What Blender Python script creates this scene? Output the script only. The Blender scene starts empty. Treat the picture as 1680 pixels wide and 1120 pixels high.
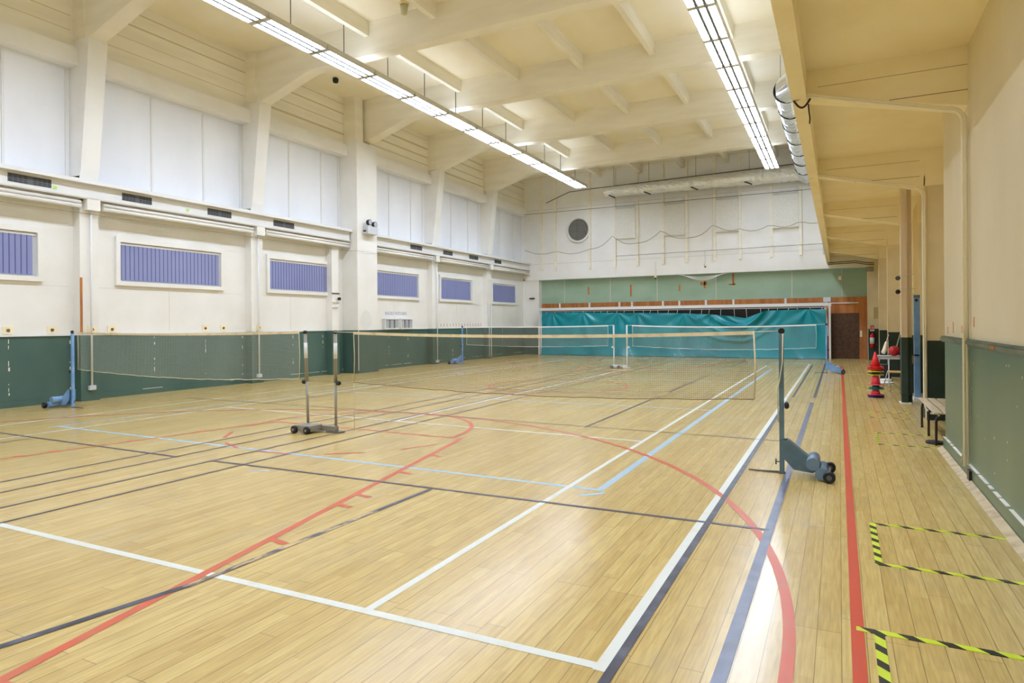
import bpy, math, random
from mathutils import Matrix, Vector
R = random.Random(7)
C = bpy.context.scene.collection
S = bpy.context.scene
# ---------------------------------------------------------------- camera
F_PX, VX, HY, ROLL, EYE = 1066.9, 1376.66, 530.9, 0.00788, 1.63
A = math.atan((VX - 840) / F_PX)
cd = bpy.data.cameras.new('camera'); cam = bpy.data.objects.new('camera', cd); C.objects.link(cam)
r_ = Vector((math.cos(A), math.sin(A), 0)); d_ = Vector((-math.sin(A), math.cos(A), 0)); z_ = Vector((0, 0, 1))
ex = math.cos(ROLL) * r_ - math.sin(ROLL) * z_
ey = math.sin(ROLL) * r_ + math.cos(ROLL) * z_
m = Matrix((ex, ey, -d_)).transposed().to_4x4(); m.translation = (0, 0, EYE)
cam.matrix_world = m
cd.sensor_width = 36; cd.lens = 36 * F_PX / 1680; cd.shift_y = (HY - 560) / 1680
cd.clip_start = 0.05; cd.clip_end = 200
S.camera = cam
# ---------------------------------------------------------------- world / exposure
w = bpy.data.worlds.new('world'); S.world = w; w.use_nodes = True
w.node_tree.nodes['Background'].inputs[0].default_value = (0.75, 0.85, 1, 1)
w.node_tree.nodes['Background'].inputs[1].default_value = 0.6
S.view_settings.view_transform = 'Standard'; S.view_settings.look = 'None'
S.view_settings.gamma = 1; S.view_settings.exposure = 0.57
LAMP = 30.0            # radiance of the fluorescent tubes
S.cycles.max_bounces = 9; S.cycles.diffuse_bounces = 6; S.cycles.glossy_bounces = 3
S.cycles.sample_clamp_indirect = 8; S.cycles.caustics_reflective = False; S.cycles.caustics_refractive = False

# ---------------------------------------------------------------- materials
def lin(c):
    f = lambda v: v / 12.92 if v <= 0.04045 else ((v + 0.055) / 1.055) ** 2.4
    return tuple(f(x / 255) for x in c) + (1,)
MATS = {}
def mat(name, rgb, rough=0.6, metal=0.0, spec=0.5, noise=0.0, scale=3.0, rgb2=None, bump=0.0, stretch=None, emit=0.0, detail=6, lo=0.4, hi=0.65, coat=0):
    if name in MATS: return MATS[name]
    mt = bpy.data.materials.new(name); mt.use_nodes = True; nt = mt.node_tree; b = nt.nodes['Principled BSDF']
    b.inputs['Base Color'].default_value = lin(rgb); b.inputs['Roughness'].default_value = rough
    b.inputs['Metallic'].default_value = metal; b.inputs['Specular IOR Level'].default_value = spec
    if coat: b.inputs['Coat Weight'].default_value = coat
    if emit:
        b.inputs['Emission Color'].default_value = (0.79, 0.90, 1.10, 1); b.inputs['Emission Strength'].default_value = emit
    if rgb2 or bump:
        tc = nt.nodes.new('ShaderNodeNewGeometry'); mp = nt.nodes.new('ShaderNodeMapping')
        mp.inputs['Scale'].default_value = stretch or (1, 1, 1)
        nt.links.new(tc.outputs['Position'], mp.inputs['Vector'])
        nz = nt.nodes.new('ShaderNodeTexNoise'); nz.inputs['Scale'].default_value = scale; nz.inputs['Detail'].default_value = detail
        nt.links.new(mp.outputs['Vector'], nz.inputs['Vector'])
        if rgb2:
            cr = nt.nodes.new('ShaderNodeValToRGB'); cr.color_ramp.elements[0].position = lo; cr.color_ramp.elements[1].position = hi
            cr.color_ramp.elements[0].color = lin(rgb); cr.color_ramp.elements[1].color = lin(rgb2)
            nt.links.new(nz.outputs['Fac'], cr.inputs['Fac']); nt.links.new(cr.outputs['Color'], b.inputs['Base Color'])
        if bump:
            bp = nt.nodes.new('ShaderNodeBump'); bp.inputs['Strength'].default_value = bump; bp.inputs['Distance'].default_value = 0.02
            nt.links.new(nz.outputs['Fac'], bp.inputs['Height']); nt.links.new(bp.outputs['Normal'], b.inputs['Normal'])
    MATS[name] = mt; return mt

def floor_mat():
    mt = bpy.data.materials.new('parquet'); mt.use_nodes = True; nt = mt.node_tree; N = nt.nodes; L = nt.links
    b = N['Principled BSDF']
    g = N.new('ShaderNodeNewGeometry'); sp = N.new('ShaderNodeSeparateXYZ'); L.new(g.outputs['Position'], sp.inputs[0])
    cb = N.new('ShaderNodeCombineXYZ'); L.new(sp.outputs['Y'], cb.inputs['X']); L.new(sp.outputs['X'], cb.inputs['Y'])
    def brick(wd, ht, c1, c2, mo, ms):
        t = N.new('ShaderNodeTexBrick'); t.offset = 0.37; t.offset_frequency = 3; t.squash = 0.8; t.squash_frequency = 4
        t.inputs['Scale'].default_value = 1; t.inputs['Brick Width'].default_value = wd; t.inputs['Row Height'].default_value = ht
        t.inputs['Mortar Size'].default_value = ms; t.inputs['Mortar Smooth'].default_value = 0.1; t.inputs['Bias'].default_value = -0.1
        t.inputs['Color1'].default_value = lin(c1); t.inputs['Color2'].default_value = lin(c2); t.inputs['Mortar'].default_value = lin(mo)
        L.new(cb.outputs[0], t.inputs['Vector']); return t
    t1 = brick(1.9, 0.115, (208, 182, 116), (188, 158, 92), (92, 70, 42), 0.0024)
    t2 = brick(0.9, 0.0575, (215, 190, 128), (192, 163, 100), (180, 154, 100), 0.0006)
    mx = N.new('ShaderNodeMixRGB'); mx.blend_type = 'MIX'; mx.inputs[0].default_value = 0.45
    L.new(t1.outputs['Color'], mx.inputs[1]); L.new(t2.outputs['Color'], mx.inputs[2])
    # grain
    mp = N.new('ShaderNodeMapping'); mp.inputs['Scale'].default_value = (26, 1.6, 1); L.new(g.outputs['Position'], mp.inputs[0])
    nz = N.new('ShaderNodeTexNoise'); nz.inputs['Scale'].default_value = 2.5; nz.inputs['Detail'].default_value = 7; L.new(mp.outputs[0], nz.inputs[0])
    gr = N.new('ShaderNodeValToRGB'); gr.color_ramp.elements[0].color = (0.78, 0.76, 0.72, 1); gr.color_ramp.elements[1].color = (1.08, 1.08, 1.08, 1)
    gr.color_ramp.elements[0].position = 0.3; gr.color_ramp.elements[1].position = 0.7; L.new(nz.outputs['Fac'], gr.inputs[0])
    m2 = N.new('ShaderNodeMixRGB'); m2.blend_type = 'MULTIPLY'; m2.inputs[0].default_value = 0.8; L.new(mx.outputs[0], m2.inputs[1]); L.new(gr.outputs[0], m2.inputs[2])
    # broad wear: greyish scuffs
    wz = N.new('ShaderNodeTexNoise'); wz.inputs['Scale'].default_value = 1.3; wz.inputs['Detail'].default_value = 9; wz.inputs['Roughness'].default_value = 0.7
    mw = N.new('ShaderNodeMapping'); mw.inputs['Scale'].default_value = (1.6, 0.9, 1); L.new(g.outputs['Position'], mw.inputs[0]); L.new(mw.outputs[0], wz.inputs[0])
    wr = N.new('ShaderNodeValToRGB'); wr.color_ramp.elements[0].position = 0.53; wr.color_ramp.elements[1].position = 0.72
    wr.color_ramp.elements[0].color = (0, 0, 0, 1); wr.color_ramp.elements[1].color = (0.3, 0.3, 0.3, 1); L.new(wz.outputs['Fac'], wr.inputs[0])
    m3 = N.new('ShaderNodeMixRGB'); L.new(wr.outputs[0], m3.inputs[0]); L.new(m2.outputs[0], m3.inputs[1]); m3.inputs[2].default_value = lin((160, 152, 134))
    # fine dark scratches
    sc = N.new('ShaderNodeTexNoise'); sc.inputs['Scale'].default_value = 9; sc.inputs['Detail'].default_value = 12; sc.inputs['Roughness'].default_value = 0.8; L.new(g.outputs['Position'], sc.inputs[0])
    sr = N.new('ShaderNodeValToRGB'); sr.color_ramp.elements[0].position = 0.62; sr.color_ramp.elements[1].position = 0.75
    sr.color_ramp.elements[0].color = (0, 0, 0, 1); sr.color_ramp.elements[1].color = (0.75, 0.75, 0.75, 1); L.new(sc.outputs['Fac'], sr.inputs[0])
    m4 = N.new('ShaderNodeMixRGB'); L.new(sr.outputs[0], m4.inputs[0]); L.new(m3.outputs[0], m4.inputs[1]); m4.inputs[2].default_value = lin((140, 112, 80))
    L.new(m4.outputs[0], b.inputs['Base Color'])
    rr = N.new('ShaderNodeMapRange'); rr.inputs[3].default_value = 0.19; rr.inputs[4].default_value = 0.26; L.new(wz.outputs['Fac'], rr.inputs[0]); L.new(rr.outputs[0], b.inputs['Roughness'])
    b.inputs['Specular IOR Level'].default_value = 0.42
    bp = N.new('ShaderNodeBump'); bp.inputs['Strength'].default_value = 0.05; bp.inputs['Distance'].default_value = 0.003
    L.new(nz.outputs['Fac'], bp.inputs['Height']); L.new(bp.outputs[0], b.inputs['Normal'])
    return mt
def hazard_mat():
    mt = bpy.data.materials.new('hazard_tape'); mt.use_nodes = True; nt = mt.node_tree; N = nt.nodes; L = nt.links
    b = N['Principled BSDF']; g = N.new('ShaderNodeNewGeometry'); sp = N.new('ShaderNodeSeparateXYZ'); L.new(g.outputs['Position'], sp.inputs[0])
    a = N.new('ShaderNodeMath'); a.operation = 'ADD'; L.new(sp.outputs['X'], a.inputs[0]); L.new(sp.outputs['Y'], a.inputs[1])
    s = N.new('ShaderNodeMath'); s.operation = 'MULTIPLY'; s.inputs[1].default_value = 1 / 0.17; L.new(a.outputs[0], s.inputs[0])
    f = N.new('ShaderNodeMath'); f.operation = 'FRACT'; L.new(s.outputs[0], f.inputs[0])
    c = N.new('ShaderNodeMath'); c.operation = 'GREATER_THAN'; c.inputs[1].default_value = 0.56; L.new(f.outputs[0], c.inputs[0])
    mx = N.new('ShaderNodeMixRGB'); L.new(c.outputs[0], mx.inputs[0]); mx.inputs[1].default_value = lin((206, 222, 52)); mx.inputs[2].default_value = lin((24, 24, 26))
    L.new(mx.outputs[0], b.inputs['Base Color']); b.inputs['Roughness'].default_value = 0.35
    return mt
def worn(name, rgb, amt=0.58):
    """line paint rubbed through to the wood in patches"""
    mt = mat(name, rgb, 0.38, scale=6, rgb2=(205, 178, 130), stretch=(3, 1, 1), detail=10, lo=amt, hi=amt + 0.16)
    return mt
M = dict(
    floor=floor_mat(), hazard=hazard_mat(),
    lw=mat('line_white', (216, 219, 212), 0.4, scale=8, rgb2=(212, 202, 176), lo=.55, hi=.85), lk=mat('line_black', (72, 68, 84), 0.4, scale=8, rgb2=(120, 108, 100), lo=.55, hi=.8),
    lkf=mat('line_black_glossy', (48, 50, 66), 0.35, scale=5, rgb2=(96, 98, 116), lo=.45, hi=.75),
    lg=mat('line_slate', (104, 112, 138), 0.35, scale=6, rgb2=(82, 86, 104), lo=.4, hi=.7),
    lb=mat('line_blue', (158, 190, 214), 0.4, scale=9, rgb2=(200, 196, 160), lo=.5, hi=.8), lr=mat('line_red', (204, 90, 56), 0.38, scale=7, rgb2=(196, 104, 70), lo=.4, hi=.7),
    lrs=mat('line_red_strong', (200, 66, 28), 0.36, scale=7, rgb2=(186, 74, 52), lo=.5, hi=.8), lrb=mat('line_brown', (122, 78, 48), 0.4, scale=7, rgb2=(196, 160, 100), lo=.45, hi=.6),
    lkw=worn('line_black_worn', (76, 72, 88), 0.43),
    white=mat('wall_white', (237, 236, 233), 0.75, rgb2=(229, 227, 221), scale=1.1, bump=0.03, lo=.35, hi=.75),
    panel=mat('panel_white', (234, 237, 243), 0.55, rgb2=(226, 229, 236), scale=.8, stretch=(1, 1, .4)),
    cream=mat('cream_concrete', (242, 237, 222), 0.8, rgb2=(232, 225, 206), scale=1.4, stretch=(.5, .5, 3), bump=.06, lo=.35, hi=.75),
    ceil=mat('ceiling_paint', (246, 240, 222), 0.8, rgb2=(242, 234, 210), scale=.6),
    sand=mat('gallery_paint', (252, 243, 214), 0.75, rgb2=(247, 235, 200), scale=1.3, bump=.05, stretch=(1, 1, 2)),
    beige=mat('right_wall_paint', (232, 224, 202), 0.6, rgb2=(224, 214, 186), scale=.9, stretch=(1, 1, .5), bump=.02),
    pil=mat('pilaster_paint', (236, 224, 194), 0.7, rgb2=(226, 212, 180), scale=1.6, bump=.03),
    green=mat('wainscot_green', (68, 98, 92), 0.38, rgb2=(84, 110, 102), scale=1.2, stretch=(1, 1, .5), lo=.3, hi=.75),
    greenr=mat('wainscot_right', (106, 124, 96), 0.36, rgb2=(86, 108, 84), scale=1.0, stretch=(1, 1, .35), lo=.3, hi=.7),
    dgreen=mat('dark_green', (34, 52, 42), 0.5, rgb2=(44, 62, 52), scale=2),
    sage=mat('sage_green', (160, 184, 160), 0.6, rgb2=(142, 168, 140), scale=.7, stretch=(1, 1, 1.5), lo=.35, hi=.7),
    chip=mat('chipped_plaster', (222, 218, 206), 0.8), orange=mat('bare_wood', (190, 122, 60), 0.6, rgb2=(166, 98, 44), scale=6, stretch=(1, 1, .2)),
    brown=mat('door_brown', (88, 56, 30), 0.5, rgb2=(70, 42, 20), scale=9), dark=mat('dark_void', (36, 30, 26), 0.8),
    steel=mat('grey_steel', (150, 145, 134), 0.38, 0.25), steelw=mat('white_metal', (226, 226, 226), 0.4),
    alu=mat('aluminium', (190, 190, 186), 0.35, 0.8), black=mat('black_rubber', (22, 22, 24), 0.55), blackp=mat('black_brown_metal', (44, 30, 26), 0.35),
    bluep=mat('slate_blue_paint', (94, 122, 138), 0.32, rgb2=(80, 106, 120), scale=6), blueb=mat('sky_blue_paint', (112, 156, 214), 0.3, rgb2=(136, 176, 226), scale=4),
    blued=mat('weight_blue', (108, 134, 160), 0.25), cord=mat('cream_cord', (214, 206, 176), 0.8), tapec=mat('cream_tape', (226, 212, 178), 0.8, rgb2=(206, 186, 148), scale=9, lo=.5, hi=.7),
    tapew=mat('white_tape', (236, 238, 240), 0.7), netd=mat('brown_net', (140, 118, 84), 0.85), netw=mat('white_net', (206, 208, 204), 0.85),
    wirem=mat('dark_wire', (70, 64, 58), 0.6), housing=mat('lamp_housing', (206, 202, 190), 0.5), tube=mat('fluorescent_tube', (255, 255, 255), 0.5, emit=LAMP),
    pipec=mat('cream_pipe', (250, 244, 226), .45), louvre=mat('dark_louvre', (110, 112, 120), 0.5), slot=mat('added_uplight', (255, 255, 255), 0.5, emit=LAMP * .11),  # last one: weak upward glow added to brighten the ceiling
    foil=mat('foil', (236, 239, 243), 0.3, 0.75, bump=1.0, scale=7, detail=6), tarp=mat('teal_tarp', (0, 146, 162), 0.3, rgb2=(0, 132, 148), scale=1.2, coat=.1),
    lav=mat('lavender_blind', (144, 151, 196), 0.6, rgb2=(134, 141, 188), scale=.5), lavd=mat('lavender_edge', (84, 88, 140), 0.6), vent=mat('vent_grey', (92, 94, 98), 0.6), ventd=mat('vent_dark', (44, 46, 50), 0.7),
    red=mat('red_plastic', (226, 44, 48), 0.4), pink=mat('pink_red_plastic', (232, 76, 96), 0.4), yellow=mat('yellow_plastic', (222, 208, 50), 0.4), teal=mat('teal_plastic', (20, 124, 104), 0.4),
    gplast=mat('green_plastic', (28, 78, 52), 0.4), purple=mat('purple_plastic', (54, 26, 96), 0.4), ball=mat('red_ball', (196, 34, 40), 0.45), extred=mat('extinguisher_red', (206, 30, 30), 0.3),
    slat=mat('bench_wood', (196, 180, 150), 0.5, rgb2=(176, 158, 126), scale=6, stretch=(6, .6, 1)), chairw=mat('chair_wood', (206, 164, 96), 0.4), ivory=mat('ivory_plate', (244, 232, 200), 0.6),
    concrete=mat('concrete_strip', (196, 178, 144), 0.8, rgb2=(172, 152, 122), scale=8), mesh=mat('vent_mesh', (150, 146, 130), 0.6), lens=mat('lamp_lens', (188, 190, 198), 0.15),
    boxg=mat('grey_box', (198, 202, 208), 0.4), txt=mat('blue_lettering', (150, 164, 190), 0.7), redm=mat('red_mark', (206, 104, 72), 0.7), lime=mat('lime_sticker', (176, 220, 110), 0.6),
    ypipe=mat('yellowed_casing', (236, 216, 160), 0.5), acoustic=mat('acoustic_panel', (232, 230, 222), 0.9, rgb2=(220, 217, 206), scale=20, bump=.3),
)
# ---------------------------------------------------------------- mesh builder
class MB:
    def __init__(s): s.v = []; s.f = []; s.mi = []; s.sm = []; s.k = 0
    def face(s, idx, smooth=False): s.f.append(idx); s.mi.append(s.k); s.sm.append(smooth)
    def box(s, x0, x1, y0, y1, z0, z1):
        if x0 > x1: x0, x1 = x1, x0
        if y0 > y1: y0, y1 = y1, y0
        if z0 > z1: z0, z1 = z1, z0
        n = len(s.v); s.v += [(x0, y0, z0), (x1, y0, z0), (x1, y1, z0), (x0, y1, z0), (x0, y0, z1), (x1, y0, z1), (x1, y1, z1), (x0, y1, z1)]
        for q in ((0, 3, 2, 1), (4, 5, 6, 7), (0, 1, 5, 4), (1, 2, 6, 5), (2, 3, 7, 6), (3, 0, 4, 7)): s.face([n + i for i in q])
        return s
    def quad(s, a, b, c, d): n = len(s.v); s.v += [a, b, c, d]; s.face([n, n + 1, n + 2, n + 3]); return s
    def prism(s, pts, axis, a0, a1):
        """polygon pts (2D) extruded along axis: 'x' pts=(y,z), 'y' pts=(x,z), 'z' pts=(x,y)"""
        def P(p, a): return {'x': (a, p[0], p[1]), 'y': (p[0], a, p[1]), 'z': (p[0], p[1], a)}[axis]
        n = len(s.v); k = len(pts); s.v += [P(p, a0) for p in pts] + [P(p, a1) for p in pts]
        s.face([n + i for i in range(k)][::-1]); s.face([n + k + i for i in range(k)])
        for i in range(k): j = (i + 1) % k; s.face([n + i, n + j, n + k + j, n + k + i])
        return s
    def tube(s, path, r, seg=8, closed=False, smooth=True):
        P = [Vector(p) for p in path]; rs = r if isinstance(r, (list, tuple)) else [r] * len(P); n0 = len(s.v); up = None
        for i, p in enumerate(P):
            t = (P[min(i + 1, len(P) - 1)] - P[max(i - 1, 0)]).normalized()
            if up is None: up = Vector((0, 0, 1)) if abs(t.z) < .9 else Vector((1, 0, 0))
            a = t.cross(up); a = a.normalized() if a.length > 1e-6 else t.orthogonal().normalized(); b = t.cross(a).normalized(); up = -b
            for k in range(seg): an = 2 * math.pi * k / seg; s.v.append(tuple(p + (a * math.cos(an) + b * math.sin(an)) * rs[i]))
        for i in range(len(P) - 1):
            for k in range(seg):
                j = (k + 1) % seg; s.face([n0 + i * seg + k, n0 + i * seg + j, n0 + (i + 1) * seg + j, n0 + (i + 1) * seg + k], smooth)
        s.face([n0 + k for k in range(seg)][::-1]); s.face([n0 + (len(P) - 1) * seg + k for k in range(seg)])
        return s
    def lathe(s, prof, origin=(0, 0, 0), axis='z', seg=20, smooth=True, cap=True):
        """prof: list of (radius, height) turned about an axis through origin"""
        n0 = len(s.v); ox, oy, oz = origin
        for (r, h) in prof:
            for k in range(seg):
                a = 2 * math.pi * k / seg; c, q = r * math.cos(a), r * math.sin(a)
                s.v.append({'z': (ox + c, oy + q, oz + h), 'y': (ox + c, oy + h, oz + q), 'x': (ox + h, oy + c, oz + q)}[axis])
        for i in range(len(prof) - 1):
            for k in range(seg): j = (k + 1) % seg; s.face([n0 + i * seg + k, n0 + i * seg + j, n0 + (i + 1) * seg + j, n0 + (i + 1) * seg + k], smooth)
        if cap: s.face([n0 + k for k in range(seg)][::-1]); s.face([n0 + (len(prof) - 1) * seg + k for k in range(seg)])
        return s
    def sphere(s, c, r, seg=16, rings=10):
        return s.lathe([(max(1e-4, r * math.sin(math.pi * i / rings)), -r * math.cos(math.pi * i / rings)) for i in range(rings + 1)], c, 'z', seg)
    def build(s, name, mats, parent=None, bevel=0.0, origin=None):
        if not isinstance(mats, (list, tuple)): mats = [mats]
        off = Vector(parent.location) if parent is not None else Vector((0, 0, 0))
        if parent is not None and parent.parent is not None: off = off + Vector(parent.parent.location)
        if origin is not None: o0 = Vector(origin)
        elif parent is None:
            n = len(s.v); o0 = Vector((sum(p[0] for p in s.v) / n, sum(p[1] for p in s.v) / n, min(p[2] for p in s.v)))
        else: o0 = Vector((0, 0, 0))
        sh = off + o0
        me = bpy.data.meshes.new(name); me.from_pydata([tuple(Vector(p) - sh) for p in s.v], [], s.f)
        for mm in mats: me.materials.append(mm)
        me.polygons.foreach_set('material_index', s.mi); me.polygons.foreach_set('use_smooth', s.sm); me.update()
        o = bpy.data.objects.new(name, me); C.objects.link(o); o.location = o0
        if parent is not None: o.parent = parent
        if bevel:
            b = o.modifiers.new('bevel', 'BEVEL'); b.width = bevel; b.segments = 2; b.limit_method = 'ANGLE'
        return o
def tag(o, label=None, cat=None, group=None, kind=None):
    if label: o['label'] = label
    if cat: o['category'] = cat
    if group: o['group'] = group
    if kind: o['kind'] = kind
    return o
def empty(name, loc, label, cat, group=None, kind=None):
    o = bpy.data.objects.new(name, None); C.objects.link(o); o.location = loc; o.empty_display_size = .1
    return tag(o, label, cat, group, kind)
def struct(o, label=None, cat=None): return tag(o, label, cat, None, 'structure')
def box(x0, x1, y0, y1, z0, z1): return MB().box(x0, x1, y0, y1, z0, z1)
NTH = ['', 'first', 'second', 'third', 'fourth', 'fifth', 'sixth', 'seventh', 'eighth', 'ninth', 'tenth', 'eleventh', 'twelfth', 'thirteenth', 'fourteenth', 'fifteenth', 'sixteenth', 'seventeenth', 'eighteenth', 'nineteenth', 'twentieth', 'twenty-first', 'twenty-second']
def child(o, name, dx, parent, mats=None): pass

# ================================================================ ROOM SHELL
YB, YE, YA = -6.0, 31.4, 31.8      # back of room, upper end wall, alcove wall
XL, XP, XR, XN = -15.1, -14.85, 1.2, 1.78
ZC = 9.35
# ---- floor with its court lines
fl = MB(); fl.k = 0; fl.box(XL - .3, 2.2, YB, 32.1, -0.1, 0.0)
FM = [M['floor']]; fidx = {}
def fm(key):
    if key not in fidx: fidx[key] = len(FM); FM.append(M[key])
    return fidx[key]
zl = [0.0008]
def line(p, q, wd, key, z=None):
    fl.k = fm(key); zl[0] += .00002; z = zl[0]; dx, dy = q[0] - p[0], q[1] - p[1]; l = math.hypot(dx, dy); nx, ny = -dy / l * wd / 2, dx / l * wd / 2
    fl.quad((p[0] - nx, p[1] - ny, z), (q[0] - nx, q[1] - ny, z), (q[0] + nx, q[1] + ny, z), (p[0] + nx, p[1] + ny, z))
def arc(cx, cy, rx, ry, a0, a1, wd, key, n=48):
    fl.k = fm(key); zl[0] += .00002; z = zl[0]; P = []
    for i in range(n + 1):
        a = math.radians(a0 + (a1 - a0) * i / n); P.append((cx + (rx - wd / 2) * math.cos(a), cy + (ry - wd / 2) * math.sin(a), cx + (rx + wd / 2) * math.cos(a), cy + (ry + wd / 2) * math.sin(a)))
    for a, b in zip(P, P[1:]): fl.quad((a[0], a[1], z), (a[2], a[3], z), (b[2], b[3], z), (b[0], b[1], z))
def vline(x, y0, y1, wd, key): line((x, y0), (x, y1), wd, key)
def hline(y, x0, x1, wd, key): line((x0, y), (x1, y), wd, key)
# brown lines near the left wall
vline(-13.97, 1, 27, .035, 'lrb'); vline(-13.5, 1, 27, .035, 'lrb')
# blue volleyball court
zl[0] = .0012
line((-11.45, 6.2), (-2.06, 6.05), .065, 'lb'); vline(-2.1, 6.05, 24.2, .078, 'lb'); vline(-11.5, 6.05, 24.2, .05, 'lb'); hline(12.4, -11.5, -2.1, .05, 'lb'); hline(18.4, -11.5, -2.1, .05, 'lb')
line((-5.95, 5.2), (-5.72, 5.28), .04, 'lb'); line((-2.22, 5.78), (-2.02, 5.95), .06, 'lb')
# white tennis court
zl[0] = .0016
vline(-1.02, 2.9, 27.4, .062, 'lw'); vline(-2.42, 2.94, 26.0, .055, 'lw'); line((-6.3, 2.9), (-1.0, 2.94), .06, 'lw'); line((-11.05, 9.1), (-2.43, 8.78), .05, 'lw')
line((-12.5, 2.88), (-6.3, 2.9), .06, 'lw')
vline(-6.72, 8.95, 21.9, .07, 'lw'); vline(-11.0, 2.94, 27.4, .05, 'lw'); vline(-12.5, 2.94, 27.4, .05, 'lw'); hline(21.9, -11.05, -2.43, .05, 'lw'); hline(27.4, -12.5, -1.02, .05, 'lw')
# red: basketball key and arcs
zl[0] = .0020
def key(sy):
    Y = (lambda y: y) if sy > 0 else (lambda y: 31.0 - y)
    line((-3.47, Y(1.6)), (-4.82, Y(7.95)), .065, 'lr'); line((-9.85, Y(1.6)), (-8.56, Y(8.07)), .05, 'lr'); line((-8.6, Y(8.07)), (-4.82, Y(7.93)), .055, 'lr')
    if sy > 0:
        for a, b in ((18, 33), (47, 62), (76, 91), (105, 120), (134, 149), (163, 178)): arc(-6.72, 8.0, 1.9, 1.95, -a, -b, .05, 'lr', 1)
    if sy > 0: arc(-6.85, 8.0, 1.86, 1.92, 0, 180, .06, 'lr')
    else: arc(-6.85, 23.0, 1.86, 1.92, 180, 360, .06, 'lr')
    for y, x in ((3.6, -3.87), (4.57, -4.08), (4.91, -4.14), (5.87, -4.36), (6.78, -4.56)): line((x, Y(y)), (x + .17, Y(y) - .03 * sy), .06, 'lr')
    for y, x in ((4.55, -9.26), (4.93, -9.18), (5.85, -8.98), (6.84, -8.8)): line((x, Y(y)), (x - .12, Y(y)), .07, 'lr')
key(1); key(-1)
arc(-6.9, 3.25, 6.67, 6.62, 0, 176, .062, 'lr', 90); arc(-6.9, 27.8, 6.6, 6.6, 184, 356, .055, 'lr', 90)
line((-3.47, 1.6), (-3.6, 1.35), .12, 'lr'); vline(-.23, .5, 3.25, .062, 'lr'); arc(-6.58, 15.7, 1.8, 1.8, 0, 360, .055, 'lr'); hline(1.6, -9.85, -3.0, .06, 'lr')
vline(.075, -2, 26.5, .062, 'lrs')
# black badminton courts
zl[0] = .0032
vline(-.965, 1.2, 14.4, .05, 'lkf'); vline(-.90, 15.3, 26.6, .045, 'lkf'); vline(-.50, .8, 14.35, .066, 'lg'); vline(-.48, 15.3, 28, .06, 'lk')
line((-6.27, 5.40), (-.50, 5.44), .045, 'lk'); line((-11.9, 5.44), (-7.4, 5.37), .045, 'lk'); line((-6.8, 5.39), (-6.27, 5.4), .045, 'lk'); line((-13.4, 9.9), (-7.4, 9.86), .025, 'lk'); line((-7.4, 9.84), (-.54, 9.57), .025, 'lk')
line((-3.95, 1.2), (-3.66, 2.75), .055, 'lkf'); line((-3.66, 2.7), (-3.63, 4.6), .05, 'lkw'); line((-3.63, 4.55), (-3.62, 5.38), .05, 'lk')
vline(-3.57, 9.62, 14.0, .045, 'lk'); line((-3.56, 14.0), (-3.56, 14.4), .05, 'lkw'); vline(-3.58, 15.3, 20.4, .045, 'lk'); vline(-3.5, 24.4, 28.6, .045, 'lk')
vline(-6.265, 1.2, 28, .035, 'lk'); vline(-6.79, 1.2, 28, .035, 'lk'); vline(-7.42, 1.2, 28, .035, 'lk'); vline(-7.92, 1.2, 28, .035, 'lk'); vline(-10.64, 1.2, 5.35, .03, 'lk'); vline(-10.64, 9.9, 14.4, .03, 'lk')
for y in (14.38, 15.2, 20.5, 24.6, 27.8): hline(y, -13.97, -.5, .028, 'lk')
line((-.3, 14.45), (1.1, 14.5), .02, 'lk'); line((-.25, 22.6), (.7, 22.5), .03, 'lw')
floor = fl.build('floor', FM, origin=(0, 0, 0)); struct(floor, 'glossy strip wood sports floor covered with coloured court lines', 'floor')
# ---- ceiling
ce = box(XL - .3, 2.2, YB, YE + .3, ZC, ZC + .2).build('ceiling', M['ceil']); struct(ce, 'pale cream ceiling slab between the concrete beams', 'ceiling')
# ---- left wall (bay wall below, plaster above, translucent panels between)
lw = MB()
lw.k = 0; lw.box(XL - .3, XL, YB, YE, 1.45, 4.9)
lw.k = 1; lw.box(XL - .3, XL + .015, YB, YE + .4, 0, 1.45)
lw.k = 2; lw.box(-15.5, -15.2, YB, YE, 4.9, 7.4)
lw.k = 3; lw.box(-15.4, -15.0, YB, YE, 7.4, ZC)
lw.k = 0; lw.box(XL - .3, -15.0, YE, YA, 1.45, 4.0)
COLS = [-0.72, 3.88, 8.48, 13.13]           # near edges of the plain columns (Y), 0.4 wide
wl = lw.build('wall_left', [M['white'], M['green'], M['panel'], M['cream']]); struct(wl, 'long left wall with green wainscot, white plaster and tall white panels', 'wall')
# battens between the panels, as one child per batten
for y in [-4, -2.5, -.9, .6, 2.1, 3.6, 5.3, 7.18, 8.4, 10.4, 11.86, 13.05, 14.9, 16.3, 17.1, 19.9, 21.3, 22.1, 24.3, 25.75, 26.7, 28.9, 30.45]:
    box(-15.2, -15.175, y - .02, y + .03, 4.9, 7.3).build('batten', M['steelw'], wl)
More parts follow.
